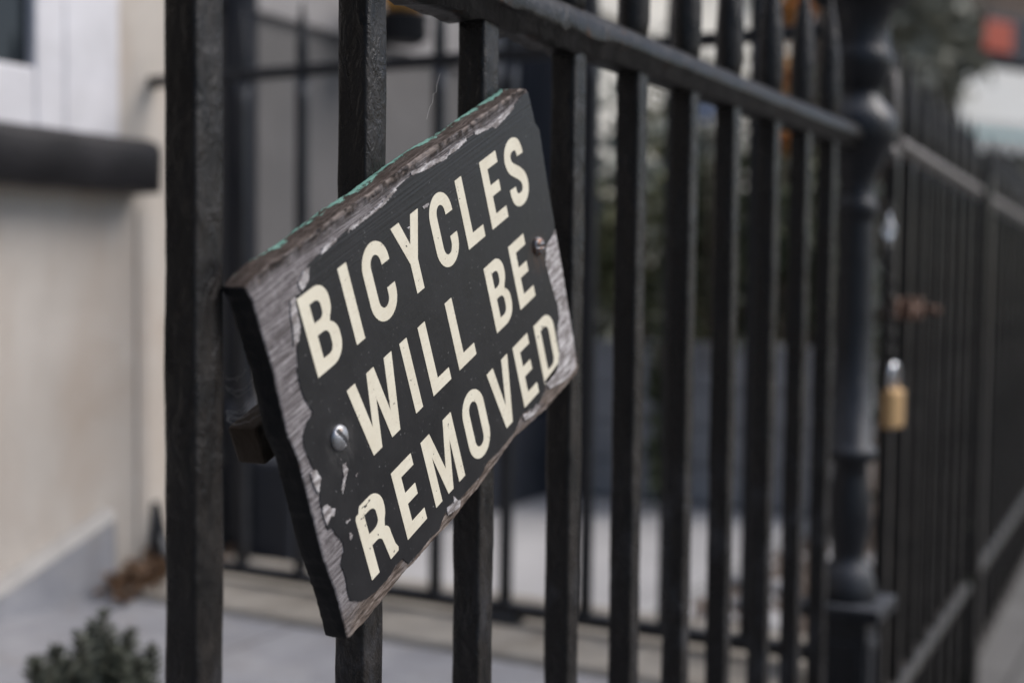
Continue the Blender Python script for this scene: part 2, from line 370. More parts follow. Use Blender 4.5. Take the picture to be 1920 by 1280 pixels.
def fractal(pts, step, amp, seed, fr=0.35):
    """resample a closed outline and roughen it"""
    out = []
    n = len(pts)
    for i in range(n):
        a, b = Vector(pts[i]), Vector(pts[(i + 1) % n])
        L = (b - a).length
        k = max(1, int(L / step))
        t = (b - a).normalized() if L > 1e-9 else Vector((1, 0))
        nn = Vector((-t.y, t.x))
        for j in range(k):
            p = a + (b - a) * (j / k)
            q = Vector((p.x * fr + seed, p.y * fr, seed))
            d = mnoise.noise(q) * 0.7 + mnoise.noise(q * 2.7) * 0.45
            out.append((p.x + nn.x * d * amp, p.y + nn.y * d * amp))
    return out
def fill(contours, z0, z1, bevel=0.0):
    """solid plate from closed outlines (holes by even-odd fill), all in metres"""
    cu = bpy.data.curves.new('outline', 'CURVE'); cu.dimensions = '2D'; cu.fill_mode = 'BOTH'
    cu.extrude = (z1 - z0) / 2; cu.resolution_u = 1
    for c in contours:
        sp = cu.splines.new('POLY'); sp.points.add(len(c) - 1); sp.use_cyclic_u = True
        for p, q in zip(sp.points, c): p.co = (q[0], q[1], 0, 1)
    o = bpy.data.objects.new('outline', cu); C.objects.link(o)
    bpy.context.view_layer.update()
    dg = bpy.context.evaluated_depsgraph_get()
    me = bpy.data.meshes.new_from_object(o.evaluated_get(dg))
    bpy.data.objects.remove(o); bpy.data.curves.remove(cu)
    me.transform(Matrix.Translation((0, 0, (z0 + z1) / 2)))
    return me
def mm(c): return [(x / 1000, y / 1000) for x, y in c]

# wood of the board
m = mat('weathered_plywood', (0.2, 0.18, 0.17), 0.85, 0.25); n = N(m)
co = n.co('Object'); s1 = n.co('Object', (34, 1450, 34)); s2 = n.co('Object', (14, 330, 14))
g1 = n.noise(s1, 1.0, 3, 0.6, 0.35); g2 = n.noise(s2, 1.0, 4, 0.6, 0.5); g3 = n.noise(co, 55, 5, 0.7)
base = n.ramp(g1, [(0.32, (0.035, 0.030, 0.031)), (0.47, (0.175, 0.158, 0.163)), (0.64, (0.44, 0.415, 0.425))])
base = n.mix(n.ramp(g2, [(0.35, 0.6), (0.6, 0.0)]), base, (0.07, 0.058, 0.056))
blot = n.ramp(n.noise(co, 130, 5, 0.7), [(0.50, 0.0), (0.70, 0.7)])
base = n.mix(blot, base, (0.36, 0.335, 0.345))
X, Y, Z = n.xyz(co)
brown = n.math('MAXIMUM', n.maprange(Y, -0.006, 0.000), n.maprange(Y, -0.212, -0.226))
brown = n.math('MULTIPLY', brown, n.ramp(g3, [(0.30, 0.0), (0.55, 1.0)]))
base = n.mix(brown, base, n.ramp(n.noise(n.co('Object', (160, 420, 160)), 1.0, 4, 0.7), [(0.42, (0.006, 0.0045, 0.004)), (0.58, (0.040, 0.028, 0.023)), (0.76, (0.22, 0.18, 0.16))]))
low = n.math('MULTIPLY', n.maprange(Y, -0.210, -0.226), n.ramp(g3, [(0.28, 0.25), (0.5, 1.0)]))
base = n.mix(low, base, n.ramp(n.noise(n.co('Object', (70, 620, 70)), 1.0, 4, 0.7, 0.5), [(0.36, (0.030, 0.021, 0.017)), (0.50, (0.15, 0.115, 0.095)), (0.68, (0.38, 0.33, 0.30))]))
lip = n.math('MULTIPLY', n.maprange(Y, 0.0005, 0.003), n.ramp(n.noise(co, 90, 4), [(0.42, 0.0), (0.58, 0.85)]))
base = n.mix(lip, base, (0.30, 0.25, 0.225))
oran = n.ramp(n.noise(co, 120, 3), [(0.70, 0.0), (0.76, 0.8)])
base = n.mix(oran, base, (0.22, 0.10, 0.045))
n.set('Base Color', base)
p = n.bump(g1, 0.0009, 1.0); p = n.bump(n.noise(n.co('Object', (140, 420, 140)), 1.0, 5, 0.7), 0.0011, 0.9, p)
M['ply'] = m
M['ply_edge'] = iron_mat('black_painted_edge', (0.006, 0.006, 0.007), (0.014, 0.012, 0.012), 0.7, lump=1.3)
M['ply_under'] = iron_mat('bare_wood_edge', (0.05, 0.032, 0.022), (0.15, 0.10, 0.07), 0.8, (0.35, 0.6), 2.2)
m = mat('flaking_turquoise_edge', (0.05, 0.035, 0.03), 0.75, 0.3); n = N(m)
co = n.co('Object'); X, Y, Z = n.xyz(co)
wood = n.ramp(n.noise(n.co('Object', (60, 60, 900)), 1.0, 4, 0.7, 0.4), [(0.3, (0.012, 0.009, 0.008)), (0.5, (0.06, 0.042, 0.034)), (0.7, (0.22, 0.18, 0.165))])
gap = n.math('ADD', n.maprange(X, 0.03, 0.075, -0.10, 0.0), n.math('MULTIPLY', n.ramp(n.noise(n.co('Object', (26, 0.1, 0.1)), 1.0, 2), [(0.40, 1.0), (0.52, 0.0)]), -0.14))
flake = n.ramp(n.math('ADD', n.math('ADD', n.noise(n.co('Object', (75, 75, 190)), 1.0, 6, 0.75, 0.4), n.maprange(Z, -0.0165, -0.004, 0.17, -0.26)), gap), [(0.50, 0.0), (0.53, 1.0)])
n.set('Base Color', n.mix(flake, wood, n.ramp(n.noise(co, 300, 3), [(0.3, (0.20, 0.47, 0.39)), (0.7, (0.33, 0.60, 0.52))])))
n.bump(flake, 0.0005, 1.0, n.bump(n.noise(n.co('Object', (60, 60, 900)), 1.0, 4, 0.7), 0.0012, 1.0))
M['ply_top'] = m
# charcoal laminate
m = mat('charcoal_laminate', (0.024, 0.023, 0.0255), 0.42, 0.40); n = N(m)
co = n.co('Object'); X, Y, Z = n.xyz(co)
cloud = n.noise(co, 28, 5, 0.65)
scr = n.ramp(n.noise(n.co('Object', (120, 900, 1)), 1.0, 2, 0.5, 1.5), [(0.71, 0.0), (0.76, 1.0)])
fl = n.ramp(n.noise(co, 520, 3, 0.5), [(0.70, 0.0), (0.745, 1.0)])
col = n.ramp(cloud, [(0.3, (0.0085, 0.0085, 0.0105)), (0.7, (0.015, 0.0145, 0.0165))])
col = n.mix(n.math('MULTIPLY', scr, 0.22), col, (0.12, 0.12, 0.125))
col = n.mix(n.math('MULTIPLY', fl, 0.5), col, (0.30, 0.30, 0.30))
for cx_, cy_, sx__, colr in ((0.0405, -0.121, 26, (0.075, 0.072, 0.072)), (0.3175, -0.117, 26, (0.075, 0.040, 0.024))):
    vm = n.t.nodes.new('ShaderNodeVectorMath'); vm.operation = 'DISTANCE'
    n.t.links.new(co, vm.inputs[0]); vm.inputs[1].default_value = (cx_, cy_, 0)
    st_ = n.math('MULTIPLY', n.maprange(vm.outputs['Value'], 0.006, 0.019, 0.75, 0.0), n.ramp(n.noise(n.co('Object', (260, 90, 1)), 1.0, 5, 0.7), [(0.38, 0.0), (0.66, 1.0)]))
    col = n.mix(st_, col, colr)
n.set('Base Color', col)
n.set('Roughness', n.ramp(cloud, [(0.3, 0.38), (0.7, 0.50)]))
ridge = n.math('MULTIPLY', n.noise(n.co('Object', (9, 620, 9)), 1.0, 2, 0.5), n.maprange(Y, -0.045, -0.012, 0.12, 1.0))
p = n.bump(ridge, 0.00035, 1.0); n.bump(n.noise(co, 90, 4), 0.0004, 0.5, p)
M['laminate'] = m
m = mat('chipped_white_primer', (0.56, 0.53, 0.53), 0.8, 0.3); n = N(m)
co = n.co('Object')
n.set('Base Color', n.mix(n.ramp(n.noise(n.co('Object', (60, 260, 60)), 1.0, 6, 0.75), [(0.40, 0.0), (0.56, 0.95)]), n.ramp(n.noise(co, 60, 4), [(0.3, (0.50, 0.47, 0.48)), (0.7, (0.66, 0.64, 0.64))]), (0.17, 0.15, 0.145)))
n.bump(n.noise(co, 300, 5, 0.7), 0.0008, 0.9)
M['primer'] = m
# cream letters with chips where the vinyl has broken away
m = mat('cream_lettering', (0.74, 0.68, 0.55), 0.5, 0.4); n = N(m)
co = n.co('Object')
boost = None
for (cx_, cy_, r_, a_) in ((43, -171, 14, 0.115), (64, -209, 9, 0.10), (296, -170, 14, 0.085), (97, -120, 10, 0.075), (122, -118, 12, 0.07), (186, -168, 14, 0.05), (128, -178, 14, 0.06), (150, -170, 9, 0.06), (150, -136, 9, 0.05)):
    vm = n.t.nodes.new('ShaderNodeVectorMath'); vm.operation = 'DISTANCE'
    n.t.links.new(co, vm.inputs[0]); vm.inputs[1].default_value = (cx_ / 1000, cy_ / 1000, 0)
    q = n.maprange(vm.outputs['Value'], 0.0, r_ / 1000, a_, 0.0)
    boost = q if boost is None else n.math('ADD', boost, q)
chip = n.ramp(n.math('ADD', n.noise(co, 260, 4, 0.6, 0.3), boost), [(0.69, 0.0), (0.71, 1.0)])
c1 = n.ramp(n.noise(co, 35, 5, 0.7), [(0.3, (0.69, 0.635, 0.505)), (0.7, (0.78, 0.735, 0.605))])
c1 = n.mix(n.ramp(n.noise(n.co('Object', (150, 500, 1)), 1.0, 4, 0.7, 0.6), [(0.56, 0.0), (0.76, 0.6)]), c1, (0.50, 0.43, 0.34))
n.set('Base Color', n.mix(chip, c1, (0.03, 0.028, 0.028)))
p = n.bump(n.noise(n.co('Object', (9, 620, 9)), 1.0, 2), 0.0002, 0.6); n.bump(n.noise(co, 400, 3), 0.00012, 0.5, p)
M['cream_letter'] = m

sign = thing('wooden_sign', 'tilted charcoal wooden sign with cream lettering fixed across the railing bars', 'sign')
sign.matrix_world = SIGN
# board
outl = mm(fractal(BOARD, 2.0, 0.9, 3.3))
def inset(pts, d):
    n_ = len(pts); o_ = []
    for i in range(n_):
        a, b = Vector(pts[i - 2]), Vector(pts[(i + 2) % n_])
        t = (b - a).normalized(); nn = Vector((t.y, -t.x))      # outline runs clockwise: inside is to the right
        o_.append((pts[i][0] + nn.x * d, pts[i][1] + nn.y * d))
    return o_
mb = MB()
rings = [(inset(outl, 0.0011), 0.0), (inset(outl, 0.0003), -0.0006), (outl, -0.0016)]
def wob(k, amp):
    c_ = []
    for (x, y) in outl:
        q = Vector((x * 160, y * 160, k * 3.7)); d = mnoise.noise(q) * amp
        c_.append((x + d, y + d * 0.8))
    return c_
rings += [(wob(1, 0.0007), -0.006), (wob(2, 0.0008), -0.011), (outl, -T + 0.001), (inset(outl, 0.001), -T)]
nv = len(outl)
vs = [(x, y, z) for c_, z in rings for x, y in c_]
mb.add(vs[:nv], [list(range(nv))[::-1]], 0)
mb.add(vs[-nv:], [list(range(nv))], 3)
for r_ in range(len(rings) - 1):
    for i in range(nv):
        j = (i + 1) % nv
        a, b = Vector(outl[i - 1]), Vector(outl[(i + 2) % nv]); t = (b - a).normalized(); nn = Vector((-t.y, t.x))
        k = 0 if r_ < 1 else (1 if nn.x < -0.7 else 2 if nn.y > 0.6 else 4 if nn.y < -0.6 else 3)
        mb.add([vs[r_ * nv + i], vs[r_ * nv + j], vs[(r_ + 1) * nv + j], vs[(r_ + 1) * nv + i]], [(0, 1, 2, 3)], k, r_ > 0)
mb.build('board', [M['ply'], M['ply_edge'], M['ply_top'], M['ply_edge'], M['ply_under']], sign)
fo = fractal(fractal(FACE, 1.0, 0.55, 8.1, 0.7), 0.45, 0.40, 2.2, 2.2)
fo = [(x + random.uniform(-.13, .13), y + random.uniform(-.13, .13)) for x, y in fo]
fc = fill([mm(fo)], 0.0002, 0.0006)
rim = []
for i in range(len(fo)):
    a, b = Vector(fo[i - 3]), Vector(fo[(i + 3) % len(fo)]); t = (b - a).normalized(); nn = Vector((-t.y, t.x))
    d_ = max(-0.3, 1.5 * mnoise.noise(Vector((fo[i][0] * .09, fo[i][1] * .09, 4.0))) + 0.8 * mnoise.noise(Vector((fo[i][0] * .5, fo[i][1] * .5, 1.0))) - 0.15)
    if fo[i][0] > 338 or (fo[i][1] > -30 and fo[i][0] > 335): d_ = min(d_, -.3)
    rim.append((fo[i][0] + nn.x * d_, fo[i][1] + nn.y * d_))
rm = fill([mm(rim)], 0.0, 0.00025)
rm.materials.append(M['primer']); link(rm, 'primer_coat', sign)
fc.materials.append(M['laminate']); link(fc, 'face_panel', sign)
for i, c_ in enumerate(CHIPS):
    ch = fill([mm(fractal(c_, 0.4, 1.1 if i else 0.7, 1.7 * i, 0.8))], 0.0, 0.00085 + 0.00001 * i)
    ch.materials.append(M['primer']); link(ch, 'chipped_paint', sign)

# letters: outlines in mm, 50 mm caps
def arc(cx_, cy_, rx, ry, a0, a1, k=10):
    return [(cx_ + rx * math.cos(R(a0 + (a1 - a0) * i / k)), cy_ + ry * math.sin(R(a0 + (a1 - a0) * i / k))) for i in range(k + 1)]
def stroke(pts, hw):
    P = [Vector(p) for p in pts]
    Q = []
    for i in range(len(P) - 1):                                    # Catmull-Rom
        p0, p1, p2, p3 = P[max(i - 1, 0)], P[i], P[i + 1], P[min(i + 2, len(P) - 1)]
        for k in range(6):
            t = k / 6
            Q.append(0.5 * ((2 * p1) + (p2 - p0) * t + (2 * p0 - 5 * p1 + 4 * p2 - p3) * t * t + (3 * p1 - p0 - 3 * p2 + p3) * t ** 3))
    Q.append(P[-1])
    Lf, Rt = [], []
    for i, q in enumerate(Q):
        t = (Q[min(i + 1, len(Q) - 1)] - Q[max(i - 1, 0)]).normalized(); nn = Vector((-t.y, t.x)) * hw
        Lf.append(tuple(q + nn)); Rt.append(tuple(q - nn))
    return Lf + Rt[::-1]
def letter(ch, w_):
    if ch == 'I': return [[(0, 0), (w_, 0), (w_, 50), (0, 50)]]
    if ch == 'L': return [[(0, 0), (w_, 0), (w_, 8.6), (9.4, 8.6), (9.4, 50), (0, 50)]]
    if ch == 'E': return [[(0, 0), (w_, 0), (w_, 8.4), (9.3, 8.4), (9.3, 21.6), (w_ - 3.2, 21.6), (w_ - 3.2, 29.6), (9.3, 29.6), (9.3, 41.6), (w_ - .2, 41.6), (w_ - .2, 50), (0, 50)]]
    if ch == 'B':
        return [[(0, 0), (w_ - 13, 0)] + arc(w_ - 13, 12.5, 13, 12.5, -90, 0) + arc(w_ - 12, 15.5, 12, 11.2, 0, 62, 8) + arc(w_ - 12, 37, 10.4, 11.6, -48, 0, 6) + arc(w_ - 13, 38.5, 11.4, 11.5, 0, 90) + [(0, 50)],
                [(9.2, 30.2), (w_ - 15.5, 30.2)] + arc(w_ - 15.5, 34.2, 4.8, 4.0, -90, 0, 6) + arc(w_ - 15.5, 38, 4.8, 4.2, 0, 90, 6) + [(9.2, 42.2)],
                [(9.2, 7.8), (w_ - 14.5, 7.8)] + arc(w_ - 14.5, 13, 5.3, 5.2, -90, 0, 6) + arc(w_ - 14.5, 17.6, 5.3, 5.0, 0, 90, 6) + [(9.2, 22.6)]]
    if ch in 'CO':
        h = w_ / 2; ir = h - 9.3
        if ch == 'O':
            return [arc(h, 35.5, h, 15.2, 0, 180, 16) + arc(h, 14.5, h, 15.2, 180, 360, 16), arc(h, 35.8, ir, 6.6, 0, 180, 12) + arc(h, 14.2, ir, 6.6, 180, 360, 12)]
        return [[(w_, 33.6)] + arc(h, 35.5, h, 15.2, 0, 180, 16) + arc(h, 14.5, h, 15.2, 180, 360, 16) + [(w_, 18.2), (w_ - 9.2, 18.2)] + arc(h, 14.2, ir, 6.6, 0, -180, 12) + arc(h, 35.8, ir, 6.6, 180, 0, 12) + [(w_ - 9.2, 33.6)]]
    if ch == 'D':
        return [[(0, 0), (w_ - 14, 0)] + arc(w_ - 14, 14, 14, 14, -90, 0) + arc(w_ - 14, 36, 14, 14, 0, 90) + [(0, 50)],
                [(9.2, 8.2), (w_ - 15, 8.2)] + arc(w_ - 15, 14, 5.8, 5.8, -90, 0, 7) + arc(w_ - 15, 36, 5.8, 5.8, 0, 90, 7) + [(9.2, 41.8)]]
    if ch == 'R':
        return [[(0, 0), (8.9, 0), (8.9, 20.2), (14.0, 20.2)] + arc(14.2, 15.2, 6.0, 5.0, 90, 12, 6) + [(21.8, 6), (22.8, 0), (32.4, 0.2), (33.2, 2.6), (31.2, 6.5), (29.8, 15)] + arc(24.2, 17.5, 5.4, 6.0, 0, 78, 6) + arc(18.5, 36.5, 11.6, 12.6, -44, 0, 7) + arc(17.5, 38, 12.6, 12, 0, 90) + [(7, 50), (5.2, 48.2), (4.2, 46.2), (1.4, 46), (0, 44)],
                [(8.9, 28), (14, 28)] + arc(14.5, 32.5, 6.2, 4.5, -90, 0, 6) + arc(14.5, 37.2, 6.2, 4.8, 0, 90, 6) + [(8.9, 42)]]
    if ch == 'Y': return [[(0, 50), (10.2, 50), (17.3, 32), (24.6, 50), (34.4, 50), (21.9, 20.5), (21.9, 0), (12.6, 0), (12.6, 20.5)]]
    if ch == 'V': return [[(0, 50), (9.8, 50), (16.6, 15), (23.1, 50), (32.8, 50), (21.2, 0), (11.2, 0)]]
    if ch == 'W': return [[(0, 50), (9.2, 50), (15.3, 16), (22.1, 50), (30.5, 50), (36.6, 16), (42.6, 50), (51.9, 50), (41.4, 0), (31.5, 0), (25.6, 31), (19.4, 0), (9.2, 0)]]
    if ch == 'M': return [[(0, 0), (8.5, 0), (8.5, 34), (17.3, 0), (24.2, 0), (32.6, 34), (32.6, 0), (41.2, 0), (41.2, 50), (29.9, 50), (20.8, 17.5), (11.6, 50), (0, 50)]]
    if ch == 'S':
        k = w_ / 28
        return [stroke([(a * k, b) for a, b in ((23.4, 35.2), (23.3, 38.4), (20.8, 43.6), (14.2, 45.7), (7.3, 43.2), (4.7, 37.5), (6.6, 31.2), (12, 26.8), (17.8, 22.6), (22.4, 17.6), (23.4, 11.6), (20.6, 6.2), (13.8, 4.3), (7.2, 6.6), (4.7, 12.0), (4.7, 15.8))], 4.65)]
TEXT = [(-74.0, 49.6, [('B', 36.6, 29.6), ('I', 78.5, 9.4), ('C', 100.8, 30), ('Y', 139.1, 34.4), ('C', 183.6, 29.4), ('L', 223.1, 24.6), ('E', 258.9, 25.2), ('S', 293.6, 28.4)]),
        (-143.8, 49.8, [('W', 58.1, 51.9), ('I', 119.8, 9.1), ('L', 143, 24.6), ('L', 179.4, 24.8), ('B', 236.2, 28.8), ('E', 274.9, 25.6)]),
        (-213.4, 49.5, [('R', 34.8, 32.4), ('E', 78.9, 25.2), ('M', 116.6, 41.2), ('O', 169.8, 30.6), ('V', 211.1, 32.8), ('E', 252.7, 25.1), ('D', 288.6, 30.8)])]
cons = []
for y0, h_, row in TEXT:
    for ch, x0, w_ in row:
        for c_ in letter(ch, w_):
            cons.append([[(x0 + px_) / 1000, (y0 + py_ * h_ / 50) / 1000] for px_, py_ in c_])
lt = fill([[tuple(p) for p in c_] for c_ in cons], 0.0006, 0.00085)
lt.materials.append(M['cream_letter']); tag(link(lt, 'lettering', sign), 'cream capitals reading BICYCLES WILL BE REMOVED')
# screws with a slotted dome
def screw(u, v, rad, h_, ang, m_):
    mb = MB(); nr, na = 16, 40; vs = [(0, 0, h_)]; fs = []
    def zz(r_, x, y):
        z = h_ * math.sqrt(max(0.0, 1 - (r_ / rad) ** 2 * 0.96)) if r_ < rad else 0.0
        d = x * math.cos(ang) + y * math.sin(ang)
        if abs(d) < rad * 0.13 and r_ < rad * 0.86: z -= h_ * 0.55
        return z
    vs[0] = (0, 0, zz(0, 0, 0))
    for i in range(1, nr + 1):
        for k in range(na):
            a = 2 * PI * k / na; r_ = rad * i / nr; x, y = r_ * math.cos(a), r_ * math.sin(a)
            vs.append((x, y, zz(r_, x, y) if i < nr else 0.0006))
    for k in range(na): vs.append((rad * math.cos(2 * PI * k / na), rad * math.sin(2 * PI * k / na), 0.0001))
    for k in range(na): fs.append((0, 1 + k, 1 + (k + 1) % na))
    for i in range(nr):
        for k in range(na):
            a, b = 1 + i * na, 1 + (i + 1) * na
            fs.append((a + k, b + k, b + (k + 1) % na, a + (k + 1) % na))
    mb.add(vs, fs, 0, True)
    return mb.build('screw', m_, sign, (u / 1000, v / 1000, 0.0006))
screw(40.5, -115.6, 0.0078, 0.0040, R(25), M['zinc'])
screw(318.5, -111.6, 0.0072, 0.0048, R(70), M['rusty_screw'])
# batten that clamps the sign from behind the bars
e = SINV @ at_y(477, 805, 0.0235)
M['batten'] = iron_mat('dark_rough_wood', (0.030, 0.021, 0.014), (0.085, 0.066, 0.052), 0.85, (0.35, 0.62), 2.8)
mb = MB(); mb.box(e.x, 0.325, e.y - 0.025, e.y, e.z - 0.021, e.z, 0, 0.0022)
mb.build('batten', M['batten'], sign)
# ------------------------------------------------------------------ iron bars
BW = 0.0225
def bar_mesh(name, z0, z1, hw=BW / 2, seg=0.02, amp=0.0005, seed=0.0, m_=None):
    """square bar with softened corners and the unevenness of old paint"""
    b = hw * 0.16; e_ = hw * 0.42
    c_ = [(-hw, -hw + b), (-hw + b * .3, -hw + b * .3), (-hw + b, -hw)]
    side = [(-hw + e_, -hw), (hw - e_, -hw)]
    sec = []
    for k in range(4):
        ca, sa = (1, 0, -1, 0)[k], (0, 1, 0, -1)[k]
        for x, y in c_ + side: sec.append((x * ca - y * sa, x * sa + y * ca))
    n_ = max(2, int((z1 - z0) / seg)); secs = []
    for i in range(n_ + 1):
        z = z0 + (z1 - z0) * i / n_
        q = []
        for x, y in sec:
            d = mnoise.noise(Vector((x * 60 + seed, y * 60, z * 22))) * amp + mnoise.noise(Vector((x * 150, y * 150 + seed, z * 80))) * amp * 0.5
            r_ = math.hypot(x, y)
            q.append((x + x / r_ * d, y + y / r_ * d, z))
        secs.append(q)
    mb = MB(); mb.sweep(secs)
    return mb.mesh(name, m_ or M['iron'])
def finial_mesh(name, z0, k=1.0, m_=None):
    prof = [(-.004, .0125), (.004, .0145), (.012, .0160), (.05, .0162), (.085, .0140), (.115, .0100), (.14, .0056), (.160, .0016), (.164, .0004)]
    mb = MB(); secs = []
    for z, h_ in prof:
        h_ *= k; c_ = h_ * 0.62
        secs.append([(-h_, 0, z0 + z * k), (-c_, -c_, z0 + z * k), (0, -h_, z0 + z * k), (c_, -c_, z0 + z * k), (h_, 0, z0 + z * k), (c_, c_, z0 + z * k), (0, h_, z0 + z * k), (-c_, c_, z0 + z * k)])
    mb.sweep(secs, 0, True)
    return mb.mesh(name, m_ or M['iron'])
def rail_secs(x0, x1, zb, h_, hw, step, crust=None, seed=0):
    secs = []; n_ = max(2, int((x1 - x0) / step))
    for i in range(n_ + 1):
        x = x0 + (x1 - x0) * i / n_
        pts = [(-hw * .66, 0), (hw * .66, 0), (hw * .68, h_ * .32), (hw * .95, h_ * .36), (hw, h_ * .42)] + [(hw * math.cos(a), h_ * .46 + h_ * .54 * math.sin(a)) for a in [R(d) for d in (15, 35, 55, 75, 90, 105, 125, 145, 165)]] + [(-hw, h_ * .42), (-hw * .95, h_ * .36), (-hw * .68, h_ * .32)]
        q = []
        for y, z in pts:
            d = mnoise.noise(Vector((x * 30 + seed, y * 90, z * 90))) * 0.0007
            if crust and crust[0] < x < crust[1] and z < h_ * .45:
                d2 = mnoise.noise(Vector((x * 60, y * 120, z * 60 + 5))) * 0.005 + mnoise.noise(Vector((x * 190, y * 200, z * 100))) * 0.0025
                z += d2 - 0.003
            q.append((x, y + d, zb + z + d))
        secs.append(q)
    return secs
EZ = EYE.z
# ---- front section
YC = BW / 2
front = thing('iron_railing', 'black square bar iron railing in the foreground that carries the tilted sign', 'railing', (0, YC, 0), 0)
PL_TOP = EZ - 0.72
bars_x = [-0.465, -0.31, -0.155, 0.0, 0.155, 0.302, 0.452, 0.585, 0.718, 0.848, 0.994, 1.127, 1.254]
variants = [bar_mesh('bar', PL_TOP, EZ + 0.213, seed=11.0 * k, seg=0.011, amp=0.0008) for k in range(4)]
fin = finial_mesh('finial', EZ + 0.217)
for i, x in enumerate(bars_x):
    b_ = link(variants[i % 4], 'bar', front, (x + BW / 2, 0, 0))
    link(fin, 'finial', b_)
mb = MB(); mb.sweep(rail_secs(-0.75, 1.40, EZ + 0.183, 0.037, 0.0205, 0.012, (0.2, 0.50)))
mb.build('top_rail', M['iron_rail'], front)
mb = MB(); mb.sweep(rail_secs(-0.75, 1.40, EZ - 0.665, 0.03, 0.019, 0.03))
mb.build('lower_rail', M['iron_rail'], front)

# ---- cast iron post between the railing and the gate
PX, PY = 1.429, 0.011
post = thing('cast_iron_post', 'turned black cast iron post with ringed shaft standing left of the padlocked gate', 'post', (PX, PY, 0))
def zr(y): return at_x(1605, y, PX).z
prof = [(.036, zr(1152)), (.039, zr(1110)), (.038, zr(1098)), (.034, zr(1080)), (.027, zr(1058)), (.0215, zr(1050)), (.0205, zr(1032)), (.0235, zr(1005)), (.0268, zr(975)), (.0268, zr(940)), (.0215, zr(895)), (.0205, zr(868)), (.0300, zr(862)), (.0320, zr(850)), (.0300, zr(838)), (.0240, zr(832)), (.0225, zr(600)), (.0205, zr(420)), (.0205, zr(412)), (.0245, zr(405)), (.0255, zr(392)), (.0245, zr(380)), (.0205, zr(372)), (.0225, zr(335)), (.036, zr(285)), (.044, zr(268)), (.046, zr(245)), (.044, zr(222)), (.036, zr(205)), (.024, zr(182)), (.024, zr(172)), (.030, zr(165)), (.038, zr(128)), (.040, zr(110)), (.036, zr(100)), (.034, zr(80)), (.036, zr(20)), (.048, zr(12)), (.058, zr(0)), (.060, zr(-20)), (.050, zr(-34)), (.030, zr(-60)), (.034, zr(-90)), (.020, zr(-130)), (.004, zr(-150))]
prof = [(r_ * (1.22 if z > zr(1045) else 1.12), z) for r_, z in prof]
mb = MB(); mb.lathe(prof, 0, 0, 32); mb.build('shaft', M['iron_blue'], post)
mb = MB(); zt, zb = zr(1122), zr(1150)
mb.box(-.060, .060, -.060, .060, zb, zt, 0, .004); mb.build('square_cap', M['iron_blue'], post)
mb = MB(); mb.box(-.038, .038, -.038, .038, 0.0, zb - 0.001, 0, .004)
for sx, sy in ((0, -1), (-1, 0)):
    for (a0, a1, b0, b1) in ((-.03, .03, .06, .075), (-.03, .03, zb - .05, zb - .035), (-.03, -.02, .075, zb - .05), (.02, .03, .075, zb - .05)):
        if sy: mb.box(a0, a1, -.0415, -.0375, b0, b1, 0, .001)
        else: mb.box(-.0415, -.0375, a0, a1, b0, b1, 0, .001)
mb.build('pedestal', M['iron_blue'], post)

# ---- gate and the railing beyond it: the fence turns 2.4 degrees and falls gently with the street
G_RZ, G_FALL = 0.0423, 0.0125
def fence_root(name, label, cat, s0):
    o = thing(name, label, cat, (PX + s0 * math.cos(G_RZ), PY + s0 * math.sin(G_RZ), -G_FALL * s0))
    o.rotation_euler = (0, G_FALL, G_RZ)
    return o
ZT, ZL = EZ + 0.238, EZ - 0.722
gbar = bar_mesh('bar', EZ - 0.94, ZT - .008, seg=0.05, amp=0.0008, seed=3.0, m_=M['iron_worn'])
gfin = finial_mesh('finial', ZT - .003, 0.92, M['iron_worn'])
gate = fence_root('iron_gate', 'black iron gate held shut by a chain and a brass padlock', 'gate', 0.10)
for k in range(8):
    b_ = link(gbar, 'bar', gate, (0.165 + 0.148 * k, 0, 0)); link(gfin, 'finial', b_)
mb = MB(); mb.sweep(rail_secs(0.14, 1.27, ZT - .03, 0.033, 0.019, 0.03, None, 4)); mb.build('top_rail', M['iron_dusty_lit'], gate)
mb = MB(); mb.sweep(rail_secs(0.0, 1.25, ZL - .018, 0.034, 0.019, 0.03, None, 9)); mb.build('lower_rail', M['iron_worn'], gate)
mb = MB(); mb.box(0.05, 1.26, .012, .016, 0.035, 0.30); mb.build('dark_backing', M['iron_worn'], gate)  # added sheet that keeps the strip below the lower rail dark
mb = MB()
mb.box(0.05, 0.24, -0.034, -0.012, EZ - 0.062, EZ - 0.030, 0, .003)
mb.tube([(0.07, -.040, EZ - .046), (0.225, -.040, EZ - .046)], .008, 10)
for x in (.10, .19): mb.box(x - .012, x + .012, -.05, -.034, EZ - .064, EZ - .028, 0, .003)
mb.tube([(0.215, -.048, EZ - .046), (0.215, -.075, EZ - .05)], .007, 10)
mb.build('latch', M['rust'], gate)
far = fence_root('iron_railing', 'long black iron railing running away down the street beyond the gate', 'railing', 1.47)
mb = MB(); mb.box(-.030, .030, -.026, .026, 0.03, ZT + .03, 0, .004); mb.build('end_post', M['iron_worn'], far)
mb = MB(); mb.box(0.02, 12.7, .012, .016, 0.035, 0.30); mb.build('dark_backing', M['iron_worn'], far)  # the same added dark sheet behind the far bars
for k in range(84):
    b_ = link(gbar, 'bar', far, (0.15 + 0.148 * k, 0, 0)); link(gfin, 'finial', b_)
mb = MB(); mb.sweep(rail_secs(0.0, 12.7, ZT - .034, 0.036, 0.020, 0.12, None, 14)); mb.build('top_rail', M['iron_dusty_lit'], far)
mb = MB(); mb.sweep(rail_secs(0.0, 12.7, ZL - .020, 0.036, 0.020, 0.12, None, 19)); mb.build('lower_rail', M['iron_worn'], far)

